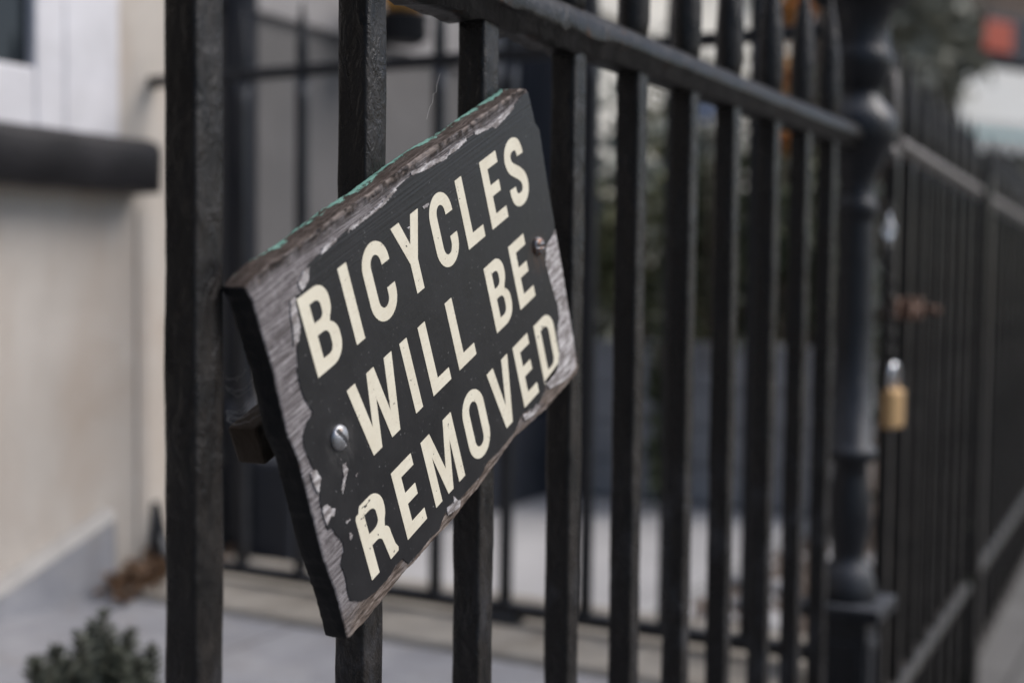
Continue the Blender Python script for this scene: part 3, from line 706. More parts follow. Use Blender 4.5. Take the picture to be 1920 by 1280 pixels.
# ---- chain and padlock on the gate
gm = Matrix.Translation(gate.location) @ gate.rotation_euler.to_matrix().to_4x4(); gi = gm.inverted()
def on_gate(x, y, off):
    n2 = gm.to_3x3() @ Vector((0, 1, 0)); p = gm @ Vector((0, off, 0)); v = ray(x, y)
    return EYE + v * ((p - EYE).dot(n2) / v.dot(n2))
def link_pts(c_, ax, up, a, b):
    return [c_ + ax * (a * math.cos(t)) + up * (b * math.sin(t)) for t in [2 * PI * i / 14 for i in range(14)]]
mb = MB(); q0, q1, q2 = (gi @ on_gate(1672, y_, -.012) for y_ in (262, 200, 138))
mb.tube([q0, q1, q2, q2 + Vector((0, 0, .006))], [.012, .0105, .011, .004], 12); mb.build('heel_stile', M['iron_dusty_lit'], gate)
mb = MB(); q3 = gi @ on_gate(1667, 290, -.030)
mb.lathe([(.002, q3.z - .017), (.010, q3.z - .014), (.016, q3.z - .005), (.016, q3.z + .005), (.010, q3.z + .014), (.002, q3.z + .017)], q3.x, q3.y, 16); mb.build('hinge_knob', M['iron_dusty_lit'], gate)
mb = MB()
gx = gm.to_3x3() @ Vector((1, 0, 0)); gy = gm.to_3x3() @ Vector((0, 1, 0)); gz = Vector((0, 0, 1))
pts = [on_gate(1666 + 2 * math.sin(t * 3), 398 + 275 * t, -0.030) for t in [i / 16 for i in range(17)]]
for i, p in enumerate(pts):
    d_ = (gx + gy * 0.35).normalized() if i % 2 else (gy - gx * 0.35).normalized()
    mb.tube(link_pts(p, d_, gz, .0075, .0125), .0024, 6, 0 if i in (1, 2, 3) else 1, True)  # three links in bright steel stand for glints on the chain
tag(mb.build('chain', [M['chrome'], M['iron_worn']]), 'thin steel chain hanging down a gate bar above the brass padlock', 'chain')
pl = on_gate(1675, 766, -0.040)
lock = thing('padlock', 'brass padlock with bright steel shackle hanging on the gate chain', 'padlock', tuple(pl), G_RZ - 0.25)
mb = MB(); mb.box(-.0235, .0235, -.010, .010, -.030, .030, 0, .005); mb.build('lock_body', M['brass'], lock)
mb = MB(); mb.tube([(-.0125, 0, .028)] + [(.0125 * math.cos(R(a)), 0, .056 + .0125 * math.sin(R(a))) for a in range(180, -1, -20)] + [(.0125, 0, .028)], .0042, 10); mb.build('shackle', M['chrome'], lock)
mb = MB(); mb.tube([(0, 0, -.0305), (0, 0, -.0318)], .006, 14); mb.build('keyhole', M['zinc'], lock)

# ---- side railing from the post back to the house
side = thing('iron_railing', 'thin dark railing behind the sign running from the post to the house wall', 'railing', (PX, 0, 0))
ZS, ZSB = EZ + 0.352, EZ - 0.565
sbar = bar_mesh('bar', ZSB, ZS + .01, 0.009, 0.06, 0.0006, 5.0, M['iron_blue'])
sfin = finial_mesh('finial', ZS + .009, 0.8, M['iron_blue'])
for Y_ in (1.29, 1.155, 1.018, 0.875, 0.727, 0.588, 0.439, 0.300, 0.165):
    b_ = link(sbar, 'bar', side, (0, Y_, 0)); link(sfin, 'finial', b_)
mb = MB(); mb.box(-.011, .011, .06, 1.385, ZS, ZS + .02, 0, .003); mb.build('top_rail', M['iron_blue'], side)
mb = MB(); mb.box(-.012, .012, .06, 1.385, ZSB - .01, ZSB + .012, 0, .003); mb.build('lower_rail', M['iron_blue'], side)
for Y_ in (0.588, 1.30):
    mb = MB(); mb.box(-.022, .022, Y_ - .028, Y_ + .028, EZ - .64, ZSB - .008, 0, .006); mb.build('foot', M['iron_blue'], side)
mb = MB(); q = [(1.355, .03, .0), (1.372, .012, .10)]
secs = [[(-.02, 1.33, ZSB + .01), (.02, 1.33, ZSB + .01), (.02, 1.38, ZSB + .01), (-.02, 1.38, ZSB + .01)],
        [(-.012, 1.352, ZSB + .045), (.012, 1.352, ZSB + .045), (.012, 1.38, ZSB + .045), (-.012, 1.38, ZSB + .045)],
        [(-.006, 1.366, ZSB + .11), (.006, 1.366, ZSB + .11), (.006, 1.38, ZSB + .11), (-.006, 1.38, ZSB + .11)]]
mb.sweep(secs, 0, False); mb.build('wall_bracket', M['iron_blue'], side)

# ---- cobwebs
def strand(a, b, sag=0.004, wob_=0.001):
    a, b = Vector(a), Vector(b); out = []
    for i in range(9):
        t = i / 8; p = a.lerp(b, t); p.z -= sag * math.sin(PI * t)
        p += Vector((random.uniform(-1, 1), 0, random.uniform(-1, 1))) * wob_; out.append(p)
    return out
mb = MB()
for (x0, y0, x1, y1) in ((424, 770, 470, 748), (424, 775, 490, 742), (422, 724, 474, 712), (422, 727, 470, 728), (423, 706, 462, 690), (424, 786, 498, 748), (424, 766, 430, 780), (430, 780, 480, 755), (424, 790, 492, 770)):
    mb.tube(strand(at_y(x0, y0, .012), at_y(x1, y1, .018)), 0.00013, 4, 0, False, False)
tag(mb.build('cobweb', M['web']), 'dusty cobweb strands between the nearest bar and the sign batten', 'cobweb')
mb = MB()
mb.tube(strand(at_y(826, 140, .011), at_y(800, 222, -.006), 0.0, 0.0010), 0.00007, 4, 0, False, False)
tag(mb.build('cobweb', M['web']), 'single fine cobweb thread hanging above the top edge of the sign', 'cobweb')
# ------------------------------------------------------------------ ground
FZ = EZ - 0.60            # forecourt level
def struct(mb, name, m_, label=None):
    return tag(mb.build(name, m_), label, None, None, 'structure')
mb = MB(); mb.box(-60, 80, -60, -2.4, -0.3, -0.10); struct(mb, 'road', M['asphalt'])
mb = MB(); mb.box(-60, 80, -2.398, -2.25, -0.3, 0.004, 0, 0.01); struct(mb, 'kerb', M['stone'])
ex_ = 70.0; ey_ = PY + (ex_ - PX) * math.tan(G_RZ)
o_ = [(-60, -2.249), (ex_, -2.249), (ex_, ey_ + .05), (PX + .06, PY + .04), (PX + .02, -.045), (-60, -.045)]
mb = MB(); mb.sweep([[(x, y, -.3) for x, y in o_], [(x, y, 0.0) for x, y in o_]], 0, False); struct(mb, 'pavement', M['pave'])
mb = MB(); mb.box(-60, 80, -0.044, 80, -0.3, -0.006); struct(mb, 'ground', M['soil'])
# railing plinth and forecourt
mb = MB(); mb.box(-3, 1.38, -0.043, 0.075, 0.0, PL_TOP, 0, 0.012)
tag(mb.build('stone_plinth', M['stone']), 'worn stone plinth under the foreground railing', 'plinth')
mb = MB(); mb.box(-3, 1.262, 0.077, 1.378, 0.0, FZ, 0, 0.004); struct(mb, 'forecourt', M['flag'])
mb = MB(); mb.box(1.266, 1.62, 0.077, 1.376, 0.0, FZ + 0.012, 0, 0.012)
tag(mb.build('stone_plinth', M['stone']), 'beige stone kerb carrying the thin side railing to the house', 'plinth')
# beyond the side railing: pale paving against the house, an earth bed along the street railing
XF = 2.85
mb = MB(); mb.box(1.622, XF, 0.462, 1.198, 0.0, EZ - 0.62, 0, 0.004); struct(mb, 'paving', M['slab'])
mb = MB()
for i in range(2): pass
mb.box(1.622, XF, 0.17, 0.458, 0.0, EZ - 0.655, 0, 0.01); struct(mb, 'flower_bed', M['soil'])
mb = MB()
for i in range(40):
    x, y = random.uniform(1.66, 2.8), random.uniform(0.20, 0.44); s_ = random.uniform(.012, .035); z = EZ - 0.655
    bm = bmesh.new(); bmesh.ops.create_icosphere(bm, subdivisions=2, radius=1)
    vv = [(x + v.co.x * s_ * (1 + .3 * mnoise.noise(v.co * 1.3 + Vector((i, 0, 0)))), y + v.co.y * s_ * .8, z + s_ * .4 + v.co.z * s_ * .6) for v in bm.verts]
    bm.verts.index_update(); mb.add(vv, [[v.index for v in f.verts] for f in bm.faces], 0, True); bm.free()
tag(mb.build('pebbles', M['slab']), 'pale pebbles scattered on the earth bed behind the railing', 'pebbles', None, 'stuff')

# ------------------------------------------------------------------ the house on the left
HW = 1.38
house = thing('house', 'cream rendered house on the left with white window, dark sill and grey wall beyond', 'house', (0.9, HW, 0))
def part(mb, name, m_): return mb.build(name, m_, house, (-0.9, -HW, 0))
xr = at_y(215, 150, HW).x           # right edge of the white window surround
xp = at_y(57, 60, HW).x       # right edge of the pane
zp = at_y(20, 121, HW).z      # bottom of the pane
zs = at_y(150, 245, HW - .08).z     # top of the sill
sill_r = at_y(313, 300, HW - .08).x
sill_b = at_y(150, 346, HW - .08).z
zstr = at_y(800, 100, HW).z
xg = at_y(345, 600, HW).x
mb = MB()
mb.box(-14, xg, HW, HW + .3, 0, zs - .002); mb.box(xr, xg, HW, HW + .3, zs - .002, 9)
mb.box(-14, xr - 1.25, HW, HW + .3, zs - .002, 9); mb.box(xr - 1.25, xr, HW, HW + .3, 2.9, 9)
xc = at_y(255, 800, HW).x
mb.box(xc, xg + .002, HW - .004, HW - .0005, 0, sill_b - .03, 0, .003)
part(mb, 'wall', M['cream'])
mb = MB(); mb.box(xg + .002, XF + .02, HW + .004, HW + .30, 0, zstr - .02); part(mb, 'grey_wall', M['grey'])
mb = MB(); mb.box(xg + .002, XF + .02, HW + .002, HW + .30, zstr - .02, 9)
mb.box(xg + .002, XF + .02, HW - .012, HW + .0015, zstr - .018, zstr + .02, 0, .004); part(mb, 'upper_wall', M['pale_up'])
# unseen dark door panel, added to darken the reflections in the bars
mb = MB(); mb.box(-2.9, -.5, HW - .03, HW - .0005, FZ, 3.3, 0, .01)
for a_ in (-2.7, -1.6):
    for z_ in (FZ + .2, FZ + 1.3): mb.box(a_, a_ + .9, HW - .045, HW - .0305, z_, z_ + .9, 0, .012)
part(mb, 'unseen_dark_panel', M['iron'])
# window
win = MB()
x0 = xr - 1.25
xm = at_y(112, 60, HW).x
win.box(xm, xr - .001, HW - .014, HW + .10, zs, 2.9, 0, .004); win.box(x0 + .001, x0 + .10, HW - .014, HW + .10, zs, 2.9, 0, .004)
win.box(x0 + .101, xm - .001, HW - .014, HW + .10, 2.8, 2.9, 0, .004)
win.box(xp, xm - .0005, HW - .0135, HW + .09, zs, 2.7995, 0, .004); win.box(x0 + .1005, x0 + .16, HW - .0135, HW + .09, zs, 2.7995, 0, .004)
win.box(x0 + .1605, xp - .0005, HW - .013, HW + .09, zs, zp, 0, .005)
fr = part(win, 'window', M['white'])
mb = MB(); mb.box(x0 + .161, xp - .001, HW + .008, HW + .016, zp + .001, 2.799); mb.build('pane', M['glass'], fr)
mb = MB(); secs = []
for i in range(61):
    x = x0 - .15 + (sill_r - x0 + .15) * i / 60; k = 1.0
    e_ = (sill_r - x) / .03
    if e_ < 1: k = 0.80 + 0.20 * math.sqrt(max(0, 1 - (1 - e_) ** 2))
    q = []
    zm = (zs + sill_b) / 2; hh_ = (zs - sill_b) / 2 + .006
    for yy, zz in ((-.001, -.92), (-.05, -1.0), (-.072, -.94), (-.081, -.84), (-.084, .52), (-.078, .78), (-.062, .92), (-.03, .97), (-.001, 1.0)):
        d = mnoise.noise(Vector((x * 14, yy * 40, zz * 2))) * .003 + mnoise.noise(Vector((x * 50, yy * 90, zz * 3))) * .0015
        q.append((x, HW + yy * (k if yy < -.01 else 1) + (d if yy < -.01 else 0), zm + zz * hh_ * (0.94 + .06 * k) + d))
    secs.append(q)
mb.sweep(secs)
part(mb, 'sill', M['sill'])
# sloping cement fillet at the foot of the wall
pa, pb, pc = at_y(-200, 1200, HW), at_y(0, 1090, HW), at_y(195, 958, HW)
mb = MB(); mb.sweep([[(p.x, HW - .001, FZ - .02), (p.x, HW - .001, max(p.z, FZ + .003)), (p.x, HW - .012, max(p.z, FZ + .003)), (p.x, HW - .028, max(p.z - .012, FZ + .001)), (p.x, HW - .034, FZ - .02)] for p in (pa, pb, pc)], 0, False)
part(mb, 'cement_fillet', M['flag'])
mb = MB(); mb.sweep([[(p.x, HW - .0005, max(p.z, FZ + .003) - .012), (p.x, HW - .0005, max(p.z, FZ + .003) + .010), (p.x, HW - .022, max(p.z, FZ + .003) + .008), (p.x, HW - .032, max(p.z, FZ + .003) - .010)] for p in (pa, pb, pc)], 0, False)
part(mb, 'fillet_coping', M['haunch'])
# rainwater pipe at the change of colour
xd = at_y(455, 500, HW - .05).x
mb = MB(); mb.tube([(xd, HW - .045, FZ + .05), (xd, HW - .045, 4.4)], .034, 18); mb.tube([(xd, HW - .045, 1.9), (xd, HW - .045, 1.97)], .042, 18); mb.tube([(xd, HW - .045, EZ - .33), (xd, HW - .045, EZ - .27)], .042, 18)
part(mb, 'drainpipe', M['navy'])
mb = MB(); mb.box(1.64, XF - .01, 1.20, HW + .0035, FZ - .03, at_y(460, 885, 1.20).z, 0, .012); part(mb, 'painted_base', M['navy'])
# wall lantern
lp = at_y(756, 48, HW - .14)
lan = thing('wall_lantern', 'small black wall lantern with amber glass under the pale upper wall', 'lantern', (lp.x, HW, lp.z))
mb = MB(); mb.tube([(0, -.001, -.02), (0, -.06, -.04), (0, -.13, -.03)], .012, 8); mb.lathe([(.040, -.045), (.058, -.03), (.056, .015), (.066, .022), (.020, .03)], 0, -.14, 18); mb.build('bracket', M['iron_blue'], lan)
mb = MB(); mb.lathe([(.042, .0305), (.052, .05), (.055, .11), (.040, .12)], 0, -.14, 18); mb.build('glass', M['amber'], lan)

# ------------------------------------------------------------------ end of the forecourt: door panel, planter, shrubs
yd = at_x(1103, 500, XF).y
door = thing('garden_door', 'dark navy boarded door closing the far end of the paved strip by the grey wall', 'door', (XF, (HW + yd) / 2, 0))
mb = MB(); z0 = EZ - 0.615; z1 = EZ + 0.95
nb = 5
for k in range(nb):
    a, b = yd + (HW - yd) * k / nb, yd + (HW - yd) * (k + 1) / nb
    mb.box(0.0, .035, a + .002 - (HW + yd) / 2, b - .002 - (HW + yd) / 2, z0, z1, 0, .003)
mb.build('boards', M['navy'], door)
mb = MB()
for z in (z0 + .12, EZ + .2): mb.box(-.022, -.0005, yd - (HW + yd) / 2 + .01, (HW - yd) / 2 - .02, z, z + .09, 0, .003)
mb.build('ledge', M['navy'], door)
mb = MB(); mb.lathe([(.018, 0), (.022, .01), (.016, .03), (.004, .034)], 0, 0, 14); kn = mb.build('handle', M['brass'], door, (-.02, yd - (HW + yd) / 2 + .05, EZ - .1)); kn.rotation_euler = (0, -PI / 2, 0)
zpl = at_x(1250, 655, XF).z
y1 = yd - .01
py0 = 0.42
planter = thing('planter_box', 'slate blue timber planter box full of dark shrubs behind the railing', 'planter', (XF + .15, (py0 + y1) / 2, 0))
mb = MB(); cy_ = (py0 + y1) / 2
for k in range(4):
    a, b = z0 + (zpl - z0) * k / 4, z0 + (zpl - z0) * (k + 1) / 4
    mb.box(-.15, -.12, .0 + py0 - cy_, y1 - cy_, a + .002, b - .002, 0, .003); mb.box(.30, .33, .0 + py0 - cy_, y1 - cy_, a + .002, b - .002, 0, .003)
    mb.box(-.119, .299, .0 + py0 - cy_, .03 + py0 - cy_, a + .002, b - .002, 0, .003); mb.box(-.119, .299, y1 - .03 - cy_, y1 - cy_, a + .002, b - .002, 0, .003)
mb.build('side_boards', M['slate'], planter)
mb = MB(); mb.box(-.118, .298, .032 + py0 - cy_, y1 - .032 - cy_, 0.0, zpl - .04); mb.build('earth', M['soil'], planter)
mb = MB(); mb.box(-.156, -.116, -.003 + py0 - cy_, y1 + .003 - cy_, zpl, zpl + .018, 0, .003); mb.build('capping', M['slate'], planter)

def leaves(mb, centre, rad, n_, size, mats_=1, flat=1.0, clumps=9, seed=0, elong=2.0):
    rnd = random.Random(seed)
    cl = []
    for i in range(clumps):
        while True:
            q = Vector((rnd.uniform(-1, 1), rnd.uniform(-1, 1), rnd.uniform(-1, 1)))
            if q.length < 1: break
        cl.append((q * 0.8, rnd.uniform(.25, .55)))
    for i in range(n_):
        c_, r_ = rnd.choice(cl)
        q = c_ + Vector((rnd.gauss(0, .5), rnd.gauss(0, .5), rnd.gauss(0, .5))) * r_
        p = Vector(centre) + Vector((q.x * rad[0], q.y * rad[1], q.z * rad[2]))
        a = Vector((rnd.gauss(0, 1), rnd.gauss(0, 1), rnd.gauss(0, .8))).normalized(); b = a.orthogonal().normalized()
        b = (Matrix.Rotation(rnd.uniform(0, 6.28), 3, a) @ b)
        s_ = size * rnd.uniform(.6, 1.3); L_ = s_ * elong
        cr = a.cross(b) * s_ * .12
        mb.add([p, p + a * L_ * .5 + b * s_ * .5 + cr, p + a * L_, p + a * L_ * .5 - b * s_ * .5 + cr], [(0, 1, 2, 3)], rnd.randrange(mats_), False)
def branches(mb, base, centre, rad, n_, r0, seed=0):
    rnd = random.Random(seed); base = Vector(base)
    for i in range(n_):
        q = Vector(centre) + Vector((rnd.uniform(-.7, .7) * rad[0], rnd.uniform(-.7, .7) * rad[1], rnd.uniform(-.3, .8) * rad[2]))
        mid = base.lerp(q, .5) + Vector((rnd.uniform(-1, 1), rnd.uniform(-1, 1), 0)) * rad[0] * .15
        mb.tube([base + Vector((rnd.uniform(-1, 1), rnd.uniform(-1, 1), 0)) * r0, mid, q], [r0, r0 * .7, r0 * .3], 6)
def shrub(name, label, cat, base, centre, rad, n_, size, lm, seed, stems=6, r0=.008, group=None, clumps=9, elong=2.0):
    o = thing(name, label, cat, tuple(base), 0, group); b0 = Vector(base)
    mb = MB(); leaves(mb, Vector(centre) - b0, rad, n_, size, 1, 1, clumps, seed, elong); mb.build('foliage', lm, o)
    mb = MB(); branches(mb, (0, 0, 0), Vector(centre) - b0, rad, stems, r0, seed); mb.build('stems', M['bark'], o)
    return o
xs = XF + .12
for i, (y_, top, lm, n_, lab) in enumerate(((py0 + .84 * (y1 - py0), 270, 'leaf_olive', 1300, 'olive green shrub at the door end of the planter box'), (py0 + .5 * (y1 - py0), 215, 'leaf_dark', 1500, 'dark green shrub in the middle of the planter box'), (py0 + .15 * (y1 - py0), 290, 'leaf_dark', 1300, 'low dark shrub at the street end of the planter box'))):
    zt = at_x(1250, top, xs).z; zc = (zt + zpl) / 2
    shrub('shrub', lab, 'shrub', (xs, y_, zpl - .04), (xs, y_, zc), (.17, .17, (zt - zpl) / 2), n_, .020, M[lm], 20 + i, 7, .007, 'shrubs in the planter box', 12)
shrub('bush', 'low dark bush growing from the ground between planter box and street railing', 'bush', (XF + .1, .22, -.006), (XF + .1, .22, .62), (.20, .15, .5), 1500, .024, M['leaf_dark'], 33, 8, .009, None, 14)
# trailing leaves over the planter front
p = at_x(1232, 760, XF - .18)
shrub('trailing_plant', 'dark trailing plant hanging over the front of the slate blue planter', 'plant', (p.x, p.y, zpl + .02), tuple(p), (.05, .035, .26), 420, .016, M['leaf_dark'], 41, 3, .004, None, 8)
# pale blue flower head and yellow leaves seen between the bars
p = at_d(1330, 205, 3.2)
fb = thing('hydrangea', 'pale blue flower head rising above the planter shrubs just under the railing top', 'flower', (p.x, p.y, zpl))
mb = MB(); leaves(mb, (0, 0, p.z - zpl), (.035, .035, .035), 220, .014, 1, 1, 6, 5, 1.2); mb.build('flower_head', M['petal_blue'], fb)
mb = MB(); mb.tube([(0, 0, -.03), (.01, 0, (p.z - zpl) / 2), (0, 0, p.z - zpl)], .004, 6); mb.build('stem', M['bark'], fb)
p = at_d(1488, 40, 4.4); b_ = Vector((p.x, p.y, 0))
ob = thing('climbing_plant', 'climbing plant with salmon orange leaves behind the spear heads left of the post', 'plant', (p.x, p.y, -.006))
mb = MB()
for (x, y, rx, n_, sd_) in ((1494, 22, .09, 560, 1), (1478, 150, .05, 140, 2), (1481, 262, .04, 120, 3)):
    q = at_d(x, y, 4.4); leaves(mb, q - Vector((p.x, p.y, -.006)), (rx * .8, rx * .8, rx * 1.2), n_, .03, 1, 1, 8, sd_, 1.4)
mb.build('foliage', M['leaf_orange'], ob)
mb = MB(); mb.tube([(0, 0, 0), (.03, .02, .9), (0, 0, p.z + .1)], [.016, .012, .005], 7); mb.build('stems', M['bark'], ob)
# near shrub at lower left
p = at_d(180, 1300, 1.62); bz = FZ
cs = thing('conifer_shrub', 'small feathery dark green shrub at the lower left in front of the wall', 'shrub', (p.x, p.y, bz))
mb = MB(); mbs = MB(); rnd = random.Random(77); O0 = Vector((p.x, p.y, bz))
for (tx, ty, dd) in ((196, 1150, 2.0), (150, 1195, 1.95), (243, 1188, 2.05), (104, 1218, 2.0), (62, 1240, 1.97), (285, 1215, 2.05), (205, 1200, 1.92), (172, 1175, 2.06), (225, 1225, 1.93), (128, 1240, 1.92), (262, 1245, 1.98), (90, 1262, 1.9)):
    tip = at_d(tx, ty - 8, dd - .38) - O0; b0 = Vector((tip.x * .55, tip.y * .55, 0)); mid = b0.lerp(tip, .5) + Vector((0, 0, .008))
    mbs.tube([b0, mid, tip], [.004, .003, .001], 5)
    for k in range(520):
        t = rnd.uniform(.25, 1.0); q = b0.lerp(mid, t * 2) if t < .5 else mid.lerp(tip, t * 2 - 1)
        d_ = Vector((rnd.gauss(0, 1), rnd.gauss(0, 1), rnd.uniform(-.3, 1.3))).normalized()
        e1 = d_.orthogonal().normalized(); L_ = (.040 * (1.08 - t) + .006) * rnd.uniform(.25, 1.5)
        mb.add([q, q + d_ * L_ * .6 + e1 * .0017, q + d_ * L_, q + d_ * L_ * .6 - e1 * .0017], [(0, 1, 2, 3)])
mb.build('foliage', M['leaf_conifer'], cs); mbs.build('stems', M['bark'], cs)
# leaf litter by the wall
mb = MB(); rnd = random.Random(3)
for i in range(130):
    q = at_z(rnd.gauss(250, 30), rnd.gauss(1085, 22), FZ + .012); 
    if q.y > HW - .03: q.y = HW - .03 - rnd.random() * .08
    leaves(mb, q + Vector((0, 0, rnd.random() * .03)), (.006, .006, .004), 2, .018, 1, 1, 1, i, 1.4)
tag(mb.build('leaf_litter', M['leaf_brown']), 'dry brown leaves gathered against the foot of the cream wall', 'leaf litter', None, 'stuff')

# ------------------------------------------------------------------ farther away
fy = 1.95
fx1 = at_y(1496, 60, fy).x
fh = thing('house', 'pale rendered house in the distance behind the spear heads of the railing', 'house', (3.2, fy, 0))
mb = MB()
mb.box(0, fx1 - 3.2, 0, 4, 0, 6.5); mb.box(-.02, fx1 - 3.18, -.05, -.0005, 2.15, 2.26, 0, .01); mb.box(-.1, fx1 - 3.1, -.15, 4.1, 6.5, 6.7, 0, .02)
mb.build('wall', M['pale_far'], fh)
for x_ in (0.6, 2.1, 3.5):
    mb = MB(); z_ = 2.7
    mb.box(x_, x_ + .08, -.06, -.001, z_, z_ + 1.7, 0, .006); mb.box(x_ + .82, x_ + .9, -.06, -.001, z_, z_ + 1.7, 0, .006)
    mb.box(x_ + .081, x_ + .819, -.06, -.001, z_ + 1.62, z_ + 1.7, 0, .006); mb.box(x_ - .05, x_ + .95, -.10, -.001, z_ - .08, z_ - .001, 0, .006)
    mb.box(x_ + .081, x_ + .819, -.04, -.001, z_ + .8, z_ + .86)
    f_ = mb.build('window', M['white'], fh)
    mb = MB(); mb.box(x_ + .0805, x_ + .8195, -.012, -.0008, z_, z_ + 1.619); mb.build('pane', M['glass'], f_)
# hedge in front of it
for i, (x, top, dd, rr, lm) in enumerate(((1125, 190, 4.2, .24, 'leaf_grey'), (1215, 165, 4.5, .25, 'leaf_olive'), (1320, 130, 4.7, .26, 'leaf_grey'), (1420, 150, 4.7, .26, 'leaf_olive'), (1520, 150, 5.4, .34, 'leaf_grey'))):
    pt = at_d(x, top, dd); h_ = (pt.z) / 2
    lab = ('grey green bush nearest the navy door, beyond the planter', 'olive bush second from the navy door, beyond the planter', 'grey green bush third from the navy door, beyond the planter', 'olive bush fourth from the navy door, beyond the planter', 'tall grey green bush beyond the planter, nearest the cast iron post')[i]
    shrub('bush', lab, 'bush', (pt.x, pt.y, -.006), (pt.x, pt.y, h_ + .05), (rr, rr, h_), 1800, .04, M[lm], 60 + i, 8, .015, 'bushes beyond the planter box', 16)

def tree(label, base, h_, crown_c, rad, n_, size, lm, seed, group):
    o = thing('tree', label, 'tree', base, 0, group)
    mb = MB(); mb.tube([(0, 0, 0), (.05, .03, h_ * .35), (-.03, .05, h_ * .6), (0, 0, h_ * .85)], [.11, .085, .06, .02], 10)
    rnd = random.Random(seed)
    for i in range(9):
        z = h_ * rnd.uniform(.3, .7); d = Vector((rnd.uniform(-1, 1) * rad[0], rnd.uniform(-1, 1) * rad[1], rnd.uniform(.1, .7) * rad[2]))
        mb.tube([(0, 0, z), (d.x * .4, d.y * .4, z + d.z * .6), (d.x * .8, d.y * .8, z + d.z)], [.035, .02, .008], 6)
    mb.build('trunk', M['bark'], o)
    mb = MB(); leaves(mb, crown_c, rad, n_, size, 1, 1, 26, seed, 1.6); mb.build('crown', lm, o)
    return o
for i, (x, y, dd, rr, lm, lab) in enumerate(((1690, 90, 9.0, .50, 'leaf_pale', 'pale grey green street tree just right of the cast iron post'), (1765, 40, 11.5, .55, 'leaf_grey', 'taller grey green tree behind the pale tree, left of the shop front'), (1610, 90, 12.0, .9, 'leaf_dark', 'dark tree in the distance hidden behind the cast iron post'))):
    pt = at_d(x, y, dd)
    tree(lab, (pt.x, pt.y, -.006), pt.z + rr * .7, (0, 0, pt.z), (rr, rr, rr * 1.35), 2600, .10, M[lm], 90 + i, 'trees down the street')
# shop front with fascia, red panel and white awning
sc_ = at_d(1925, 200, 10.5); sp = Vector((sc_.x, sc_.y, 0))
srz = math.atan2(CR.y, CR.x) + R(32)
nrm = Vector((math.sin(srz), -math.cos(srz), 0))
shop = thing('shop', 'brown brick shop with dark navy fascia and a red panel down the street', 'shop', (sp.x, sp.y, 0), srz)
def sx_(x, y, off=0.0):                                             # pixel -> shop's own x, z on a plane parallel to its front
    pl_ = sp + nrm * off; v = ray(x, y); p_ = EYE + v * ((pl_ - EYE).dot(nrm) / v.dot(nrm))
    d_ = Vector((math.cos(shop.rotation_euler.z), math.sin(shop.rotation_euler.z), 0))
    return (p_ - sp).dot(d_), p_.z
xl, zf1 = sx_(1818, 24); _, zf0 = sx_(1818, 112)
mb = MB(); mb.box(xl - .35, 5, 0, 3, zf1 + .02, 7); mb.box(xl - .35, xl - .02, 0, 3, 0, zf1 + .019); mb.box(xl - .02, 5, 1.2, 3, 0, zf1 + .019); mb.build('wall', M['brick'], shop)
mb = MB(); mb.box(xl, 5, -.10, .5, zf0, zf1, 0, .01); mb.build('fascia', M['navy'], shop)
ra, rz1 = sx_(1842, 36, .10); rb, rz0 = sx_(1894, 102, .10)
mb = MB(); mb.box(ra, rb, -.125, -.101, rz0, rz1, 0, .006); mb.build('red_panel', M['red'], shop)
mb = MB()
for k in range(5): mb.box(xl + .02 + k * 1.0, xl + .10 + k * 1.0, .1, .2, 0, zf0 - .001)
sf = mb.build('window', M['navy'], shop); mb = MB(); mb.box(xl + .02, 5, .14, .16, .5, zf0 - .002); mb.build('pane', M['glass'], sf)
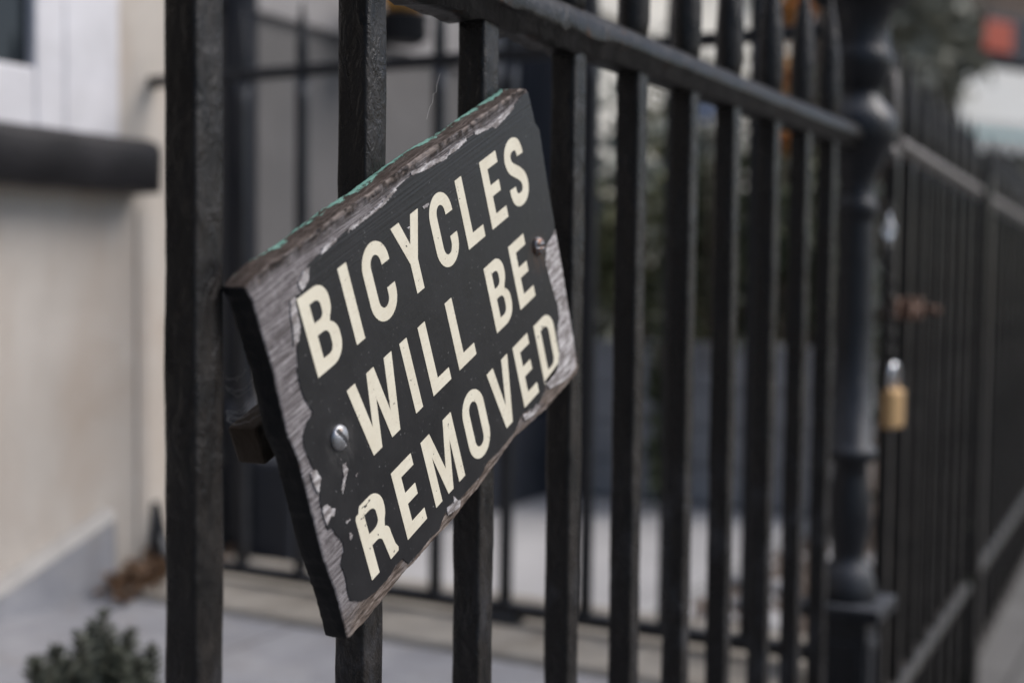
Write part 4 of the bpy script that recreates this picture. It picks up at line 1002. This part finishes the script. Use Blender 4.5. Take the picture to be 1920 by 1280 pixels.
# awning: sloping canvas with a scalloped valance
aw = thing('awning', 'white canvas awning with scalloped edge below the navy shop fascia', 'awning', (sp.x, sp.y, 0), shop.rotation_euler.z)
a0, az1 = sx_(1800, 118, .12); a1, az0 = sx_(1826, 258, .95)
mb = MB(); W_ = 3.4
mb.sweep([[(a0 + .0, -.105, az1), (a0 + .0, -.105, az1 - .02), (a1 - .15, -.95, az0 + .10), (a1 - .15, -.95, az0 + .12)], [(a0 + W_, -.105, az1), (a0 + W_, -.105, az1 - .02), (a1 - .15 + W_, -.95, az0 + .10), (a1 - .15 + W_, -.95, az0 + .12)]], 0, False)
mb.build('canopy', M['canvas'], aw)
mb = MB(); nsc = 22; step = W_ / nsc
for k in range(nsc):
    x0_ = a1 - .15 + k * step
    ptsf = [(x0_, az0 + .099)] + [(x0_ + step * t, az0 - .02 - .07 * math.sin(PI * t)) for t in [i / 8 for i in range(9)]] + [(x0_ + step, az0 + .099)]
    mb.sweep([[(x, -.955, z) for x, z in ptsf], [(x, -.945, z) for x, z in ptsf]], 0, False)
mb.build('valance', M['canvas'], aw)
mb = MB(); mb.box(a1 - .15, a1 - .15 + W_, -.9585, -.9555, az0 + .02, az0 + .055); mb.build('stripe', M['teal'], aw)
mb = MB()
for x in (a0 + .05, a0 + W_ - .05): mb.tube([(x, -.105, az1 - .35), (x - .05, -.93, az0 + .08)], .012, 8)
mb.build('arms', M['iron'], aw)
# end terrace that closes the view
mb = MB(); o_ = at_d(1500, 400, 24)
tb = thing('terrace', 'long brown brick terrace closing the view at the end of the street', 'building', (o_.x, o_.y, 0), math.atan2(CR.y, CR.x))
mb.box(-14, 12, 0, 4, -.2, 9); mb.build('wall', M['brick'], tb)
for i in range(3):
    for j in range(2):
        mb = MB(); x = 3.2 + i * 2.6; z = 1.0 + j * 3.4
        mb.box(x, x + 1.1, -.06, -.001, z - .1, z - .001); mb.box(x, x + .06, -.05, -.001, z, z + 1.9); mb.box(x + 1.04, x + 1.1, -.05, -.001, z, z + 1.9); mb.box(x + .061, x + 1.039, -.05, -.001, z + .9, z + .96)
        f_ = mb.build('window', M['white'], tb); mb = MB(); mb.box(x + .0605, x + 1.0395, -.02, -.0008, z, z + 1.9); mb.build('pane', M['glass'], f_)
